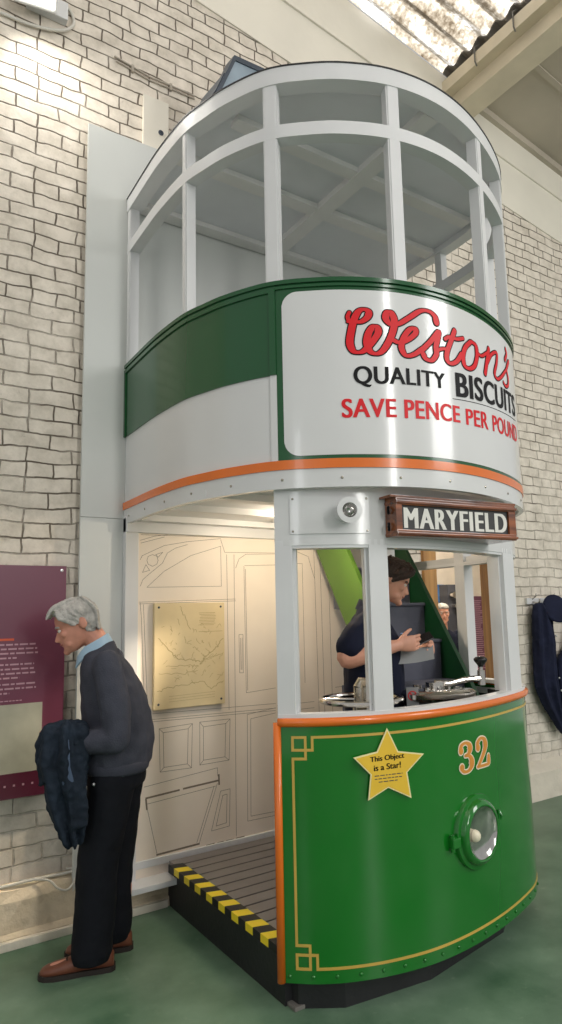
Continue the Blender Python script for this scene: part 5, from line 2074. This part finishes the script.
# ---- the person in the cab
dm = empty('person', (2.36, 2.74, 0.236), 'dark haired person in navy polo shirt looking down at hands inside the tram cab', 'person')
F = Frame((2.385, 2.765, 0), (.78, -.63), (-.63, -.78))
hdir = F.d * math.cos(0.42) - V((0, 0, 1)) * math.sin(0.42)
hup = V((0, 0, 1)) * math.cos(0.42) + F.d * math.sin(0.42)
HD2 = Head(F(-0.005, 0.0, 1.672), hdir, hup, F.n, 0.225)
mb = MB()
HD2.skull(mb)
limb(mb, F, [(-0.095, 0, 1.55, 0.066), (-0.07, 0, 1.64, 0.056), (-0.030, 0, 1.73, 0.056)])
ell_loft(mb, F, [(-0.08, 0, 1.00, 0.12, 0.160), (-0.08, 0, 1.16, 0.125, 0.158), (-0.08, 0, 1.30, 0.125, 0.165), (-0.08, 0, 1.44, 0.115, 0.175), (-0.09, 0, 1.54, 0.08, 0.165), (-0.09, 0, 1.59, 0.05, 0.09)])
for sg in (1, -1):
    limb(mb, F, [(-0.085, sg * 0.085, 1.04, 0.10), (-0.105, sg * 0.09, 0.84, 0.08), (-0.12, sg * 0.095, 0.66, 0.056), (-0.14, sg * 0.095, 0.46, 0.052), (-0.15, sg * 0.10, 0.30, 0.04)])
    limb(mb, F, [(-0.15, sg * 0.10, 0.285, 0.036), (-0.06, sg * 0.105, 0.275, 0.030), (0.02, sg * 0.11, 0.27, 0.022)])
WR, WL = (0.045, 0.165, 1.435), (0.20, -0.085, 1.405)
limb(mb, F, [(-0.11, 0.185, 1.545, 0.050), (-0.185, 0.235, 1.45, 0.050), (-0.215, 0.250, 1.375, 0.046), (-0.11, 0.240, 1.402, 0.047), (WR[0], WR[1], WR[2], 0.030)])
limb(mb, F, [(-0.125, -0.185, 1.545, 0.050), (-0.05, -0.225, 1.44, 0.045), (0.00, -0.230, 1.345, 0.040), (0.10, -0.17, 1.375, 0.036), (WL[0], WL[1], WL[2], 0.028)])
hand(mb, F(*WR), F.d * 0.95 - F.n * 0.20 + V((0, 0, .10)), -F.n + V((0, 0, 0.5)), V((0, 0, 1)) + F.d * 0.2, 1.0, 0.62)
hand(mb, F(*WL), F.d * 0.35 + F.n * 0.80 + V((0, 0, .05)), -F.d + V((0, 0, 0.4)), V((0, 0, 1)), 1.0, 0.62)
me = remeshed(mb, 0.0042, 4, 0.5)
link_mesh('body', me, dm, ['skin'], None)
HD2.features(dm, 'brownhair')
mb = MB()
rings = []
for t, fr, bk, hw in ((0.26, -0.062, -0.090, 0.045), (0.36, -0.045, -0.108, 0.066), (0.46, -0.025, -0.118, 0.079), (0.56, 0.010, -0.124, 0.085), (0.66, 0.050, -0.126, 0.088), (0.74, 0.086, -0.125, 0.088), (0.83, 0.082, -0.118, 0.085), (0.92, 0.062, -0.100, 0.072), (0.99, 0.036, -0.074, 0.052), (1.03, 0.005, -0.045, 0.028), (1.045, -0.012, -0.028, 0.008)):
    rings.append(HD2.ring(t, fr, bk, hw, pw=0.45 if t < 0.7 else 0.9))
mb.loft(rings)
sp_ = []
for sg in (-1, 1):
    for k in range(30):
        f = -0.10 + 0.19 * k / 29
        sp_.append(((f * 0.6, sg * 0.02, 1.02), (f, sg * 0.086, 0.80), (f * 0.6 - 0.055, sg * 0.080, 0.45)))
for k in range(16):
    s_ = -0.05 + 0.1 * k / 15
    sp_.append(((-0.06, s_, 0.98), (-0.124, s_ * 1.2, 0.66), (-0.105, s_, 0.26)))
hair_locks(mb, HD2, sp_, random.Random(6), 0.0062)
me = remeshed(mb, 0.0034, 1, 0.4, 0.003, 60)
link_mesh('hair', me, dm, ['brownhair'], None)
mb = MB()
ell_loft(mb, F, [(-0.078, 0, 1.02, 0.155, 0.190), (-0.08, 0, 1.06, 0.160, 0.192), (-0.08, 0, 1.18, 0.160, 0.186), (-0.078, 0, 1.32, 0.160, 0.190), (-0.078, 0, 1.45, 0.150, 0.198), (-0.088, 0, 1.535, 0.115, 0.185), (-0.092, 0, 1.59, 0.076, 0.11), (-0.090, 0, 1.625, 0.060, 0.070, -0.4)])
limb(mb, F, [(-0.105, 0.165, 1.535, 0.078), (-0.160, 0.215, 1.48, 0.078), (-0.192, 0.238, 1.435, 0.074)])
limb(mb, F, [(-0.122, -0.165, 1.535, 0.078), (-0.075, -0.210, 1.47, 0.076), (-0.035, -0.228, 1.41, 0.073)])
me = remeshed(mb, 0.008, 4, 0.5, 0.006, 10)
link_mesh('polo_shirt', me, dm, ['polo'], None)
mb = MB()
rings = []
for k in range(25):
    a = PI * (-0.92 + 1.84 * k / 24)
    ca, sa = math.cos(a), math.sin(a)
    rings.append([F(-0.088 - 0.072 * ca, 0.074 * sa, 1.605 + 0.018 * ca), F(-0.088 - 0.080 * ca, 0.082 * sa, 1.607 + 0.018 * ca), F(-0.076 - 0.068 * ca, 0.068 * sa, 1.655 + 0.024 * ca), F(-0.076 - 0.062 * ca, 0.062 * sa, 1.652 + 0.024 * ca)])
mb.loft(rings)
mb.build('polo_collar', 'polo', dm, smooth='auto')
mb = MB()
for dz, l_ in ((0.0, 0.07), (-0.012, 0.05)):
    mb.tube([F(0.068, 0.10, 1.492 + dz), F(0.078, 0.10 - l_, 1.490 + dz)], 0.004, 6)
mb.build('chest_logo', 'logo', dm)
mb = MB()
ell_loft(mb, F, [(-0.08, 0, 0.95, 0.135, 0.172), (-0.08, 0, 1.04, 0.142, 0.176), (-0.08, 0, 1.10, 0.135, 0.170)])
for sg in (1, -1):
    limb(mb, F, [(-0.085, sg * 0.085, 1.0, 0.115), (-0.105, sg * 0.09, 0.84, 0.098), (-0.125, sg * 0.095, 0.66, 0.080), (-0.14, sg * 0.098, 0.48, 0.074), (-0.145, sg * 0.10, 0.345, 0.072)])
me = remeshed(mb, 0.009, 4, 0.5, 0.008, 8)
link_mesh('trousers', me, dm, ['trousers'], None)
shoe('shoe', F, -0.225, 0.055, 0.10, dm, 0.236)
shoe('shoe', F, -0.225, 0.055, -0.10, dm, 0.236)
# what the hands hold
ph = F(0.185, 0.085, 1.463)
a_ = F.d * 0.6 + V((0, 0, .5)) * 0.4
mb = MB()
du_, dn_ = (F.d * 0.75 - F.n * 0.25 + V((0, 0, 0.30))).normalized(), V((0, 0, 1))
dw_ = du_.cross(F.n + V((0, 0, 0.6))).normalized()
dt_ = du_.cross(dw_)
mb.hexa([ph + du_ * x + dw_ * y + dt_ * z for x in (-0.048, 0.048) for y in (-0.024, 0.024) for z in (-0.005, 0.005)], bev=0.003)
tag(mb.build('phone', 'phone'), 'small black phone held by the person in the tram cab', 'phone')
mb = MB()
rings = []
for i in range(9):
    t = i / 8
    c_ = F(0.03 + 0.205 * t, 0.085 - 0.05 * t, 0)
    rings.append([c_ + V((0, 0, 1.425 - 0.012 * math.sin(PI * t))) + F.n * 0.0, c_ + F.n * 0.05 + V((0, 0, 1.338 - 0.006 * math.sin(PI * t) + 0.02 * t)), c_ + F.n * 0.052 + V((0, 0, 1.338 - 0.006 * math.sin(PI * t) + 0.02 * t)), c_ + F.n * 0.002 + V((0, 0, 1.425 - 0.012 * math.sin(PI * t)))])
mb.loft(rings)
tag(mb.build('paper_sheet', 'paper', smooth='auto'), 'grey sheet of paper under the hands of the person in the cab', 'paper')

# ---- a visitor in the room beyond
bp = empty('person', (5.43, 5.35, 0.0), 'pale haired person in navy top standing in the room beyond the doorway', 'person')
F = Frame((5.43, 5.35, 0), (-.5, -.87), (.87, -.5))
HD3 = Head(F(0.0, 0, 1.565), F.d, V((0, 0, 1)), F.n, 0.228)
mb = MB()
HD3.skull(mb)
limb(mb, F, [(-0.03, 0, 1.45, 0.062), (-0.02, 0, 1.53, 0.055), (-0.01, 0, 1.60, 0.054)])
ell_loft(mb, F, [(-0.02, 0, 0.9, 0.11, 0.16), (-0.02, 0, 1.1, 0.11, 0.15), (-0.02, 0, 1.3, 0.11, 0.17), (-0.02, 0, 1.43, 0.07, 0.16), (-0.02, 0, 1.48, 0.05, 0.08)])
for sg in (1, -1):
    limb(mb, F, [(-0.02, sg * 0.09, 0.92, 0.09), (0, sg * 0.09, 0.5, 0.06), (-0.02, sg * 0.09, 0.07, 0.042)])
    limb(mb, F, [(-0.02, sg * 0.09, 0.06, 0.036), (0.07, sg * 0.10, 0.05, 0.032), (0.15, sg * 0.11, 0.04, 0.025)])
    limb(mb, F, [(-0.02, sg * 0.18, 1.42, 0.05), (-0.02, sg * 0.22, 1.15, 0.042), (0.03, sg * 0.21, 0.90, 0.03)])
    hand(mb, F(0.03, sg * 0.21, 0.89), V((0, 0, -1)) + F.d * 0.2, -F.n * sg, F.d, 1.0, 0.35)
me = remeshed(mb, 0.006, 4, 0.5)
link_mesh('body', me, bp, ['skin'], None)
HD3.features(bp, 'greyhair')
mb = MB()
mb.loft([HD3.ring(t, fr, bk, hw) for t, fr, bk, hw in ((0.35, -0.045, -0.10, 0.066), (0.5, -0.02, -0.115, 0.08), (0.65, 0.03, -0.12, 0.086), (0.76, 0.088, -0.118, 0.087), (0.88, 0.075, -0.105, 0.078), (1.0, 0.04, -0.07, 0.05), (1.04, -0.01, -0.03, 0.01))])
mb.build('hair', 'greyhair', bp, smooth=True)
mb = MB()
ell_loft(mb, F, [(-0.02, 0, 0.92, 0.135, 0.18), (-0.02, 0, 1.1, 0.135, 0.175), (-0.02, 0, 1.3, 0.135, 0.195), (-0.02, 0, 1.42, 0.095, 0.18), (-0.02, 0, 1.49, 0.062, 0.08)])
for sg in (1, -1):
    limb(mb, F, [(-0.02, sg * 0.165, 1.41, 0.068), (-0.02, sg * 0.22, 1.15, 0.06), (0.025, sg * 0.21, 0.94, 0.05)])
me = remeshed(mb, 0.010, 4)
link_mesh('jumper', me, bp, ['polo'], None)
mb = MB()
ell_loft(mb, F, [(-0.02, 0, 0.85, 0.125, 0.17), (-0.02, 0, 0.95, 0.125, 0.17)])
for sg in (1, -1):
    limb(mb, F, [(-0.02, sg * 0.09, 0.88, 0.105), (0, sg * 0.09, 0.5, 0.08), (-0.02, sg * 0.09, 0.14, 0.07)])
me = remeshed(mb, 0.010, 4)
link_mesh('trousers', me, bp, ['trousers'], None)
shoe('shoe', F, -0.09, 0.19, 0.10, bp)
shoe('shoe', F, -0.09, 0.19, -0.10, bp)
bp.scale = (0.94, 0.94, 0.94)
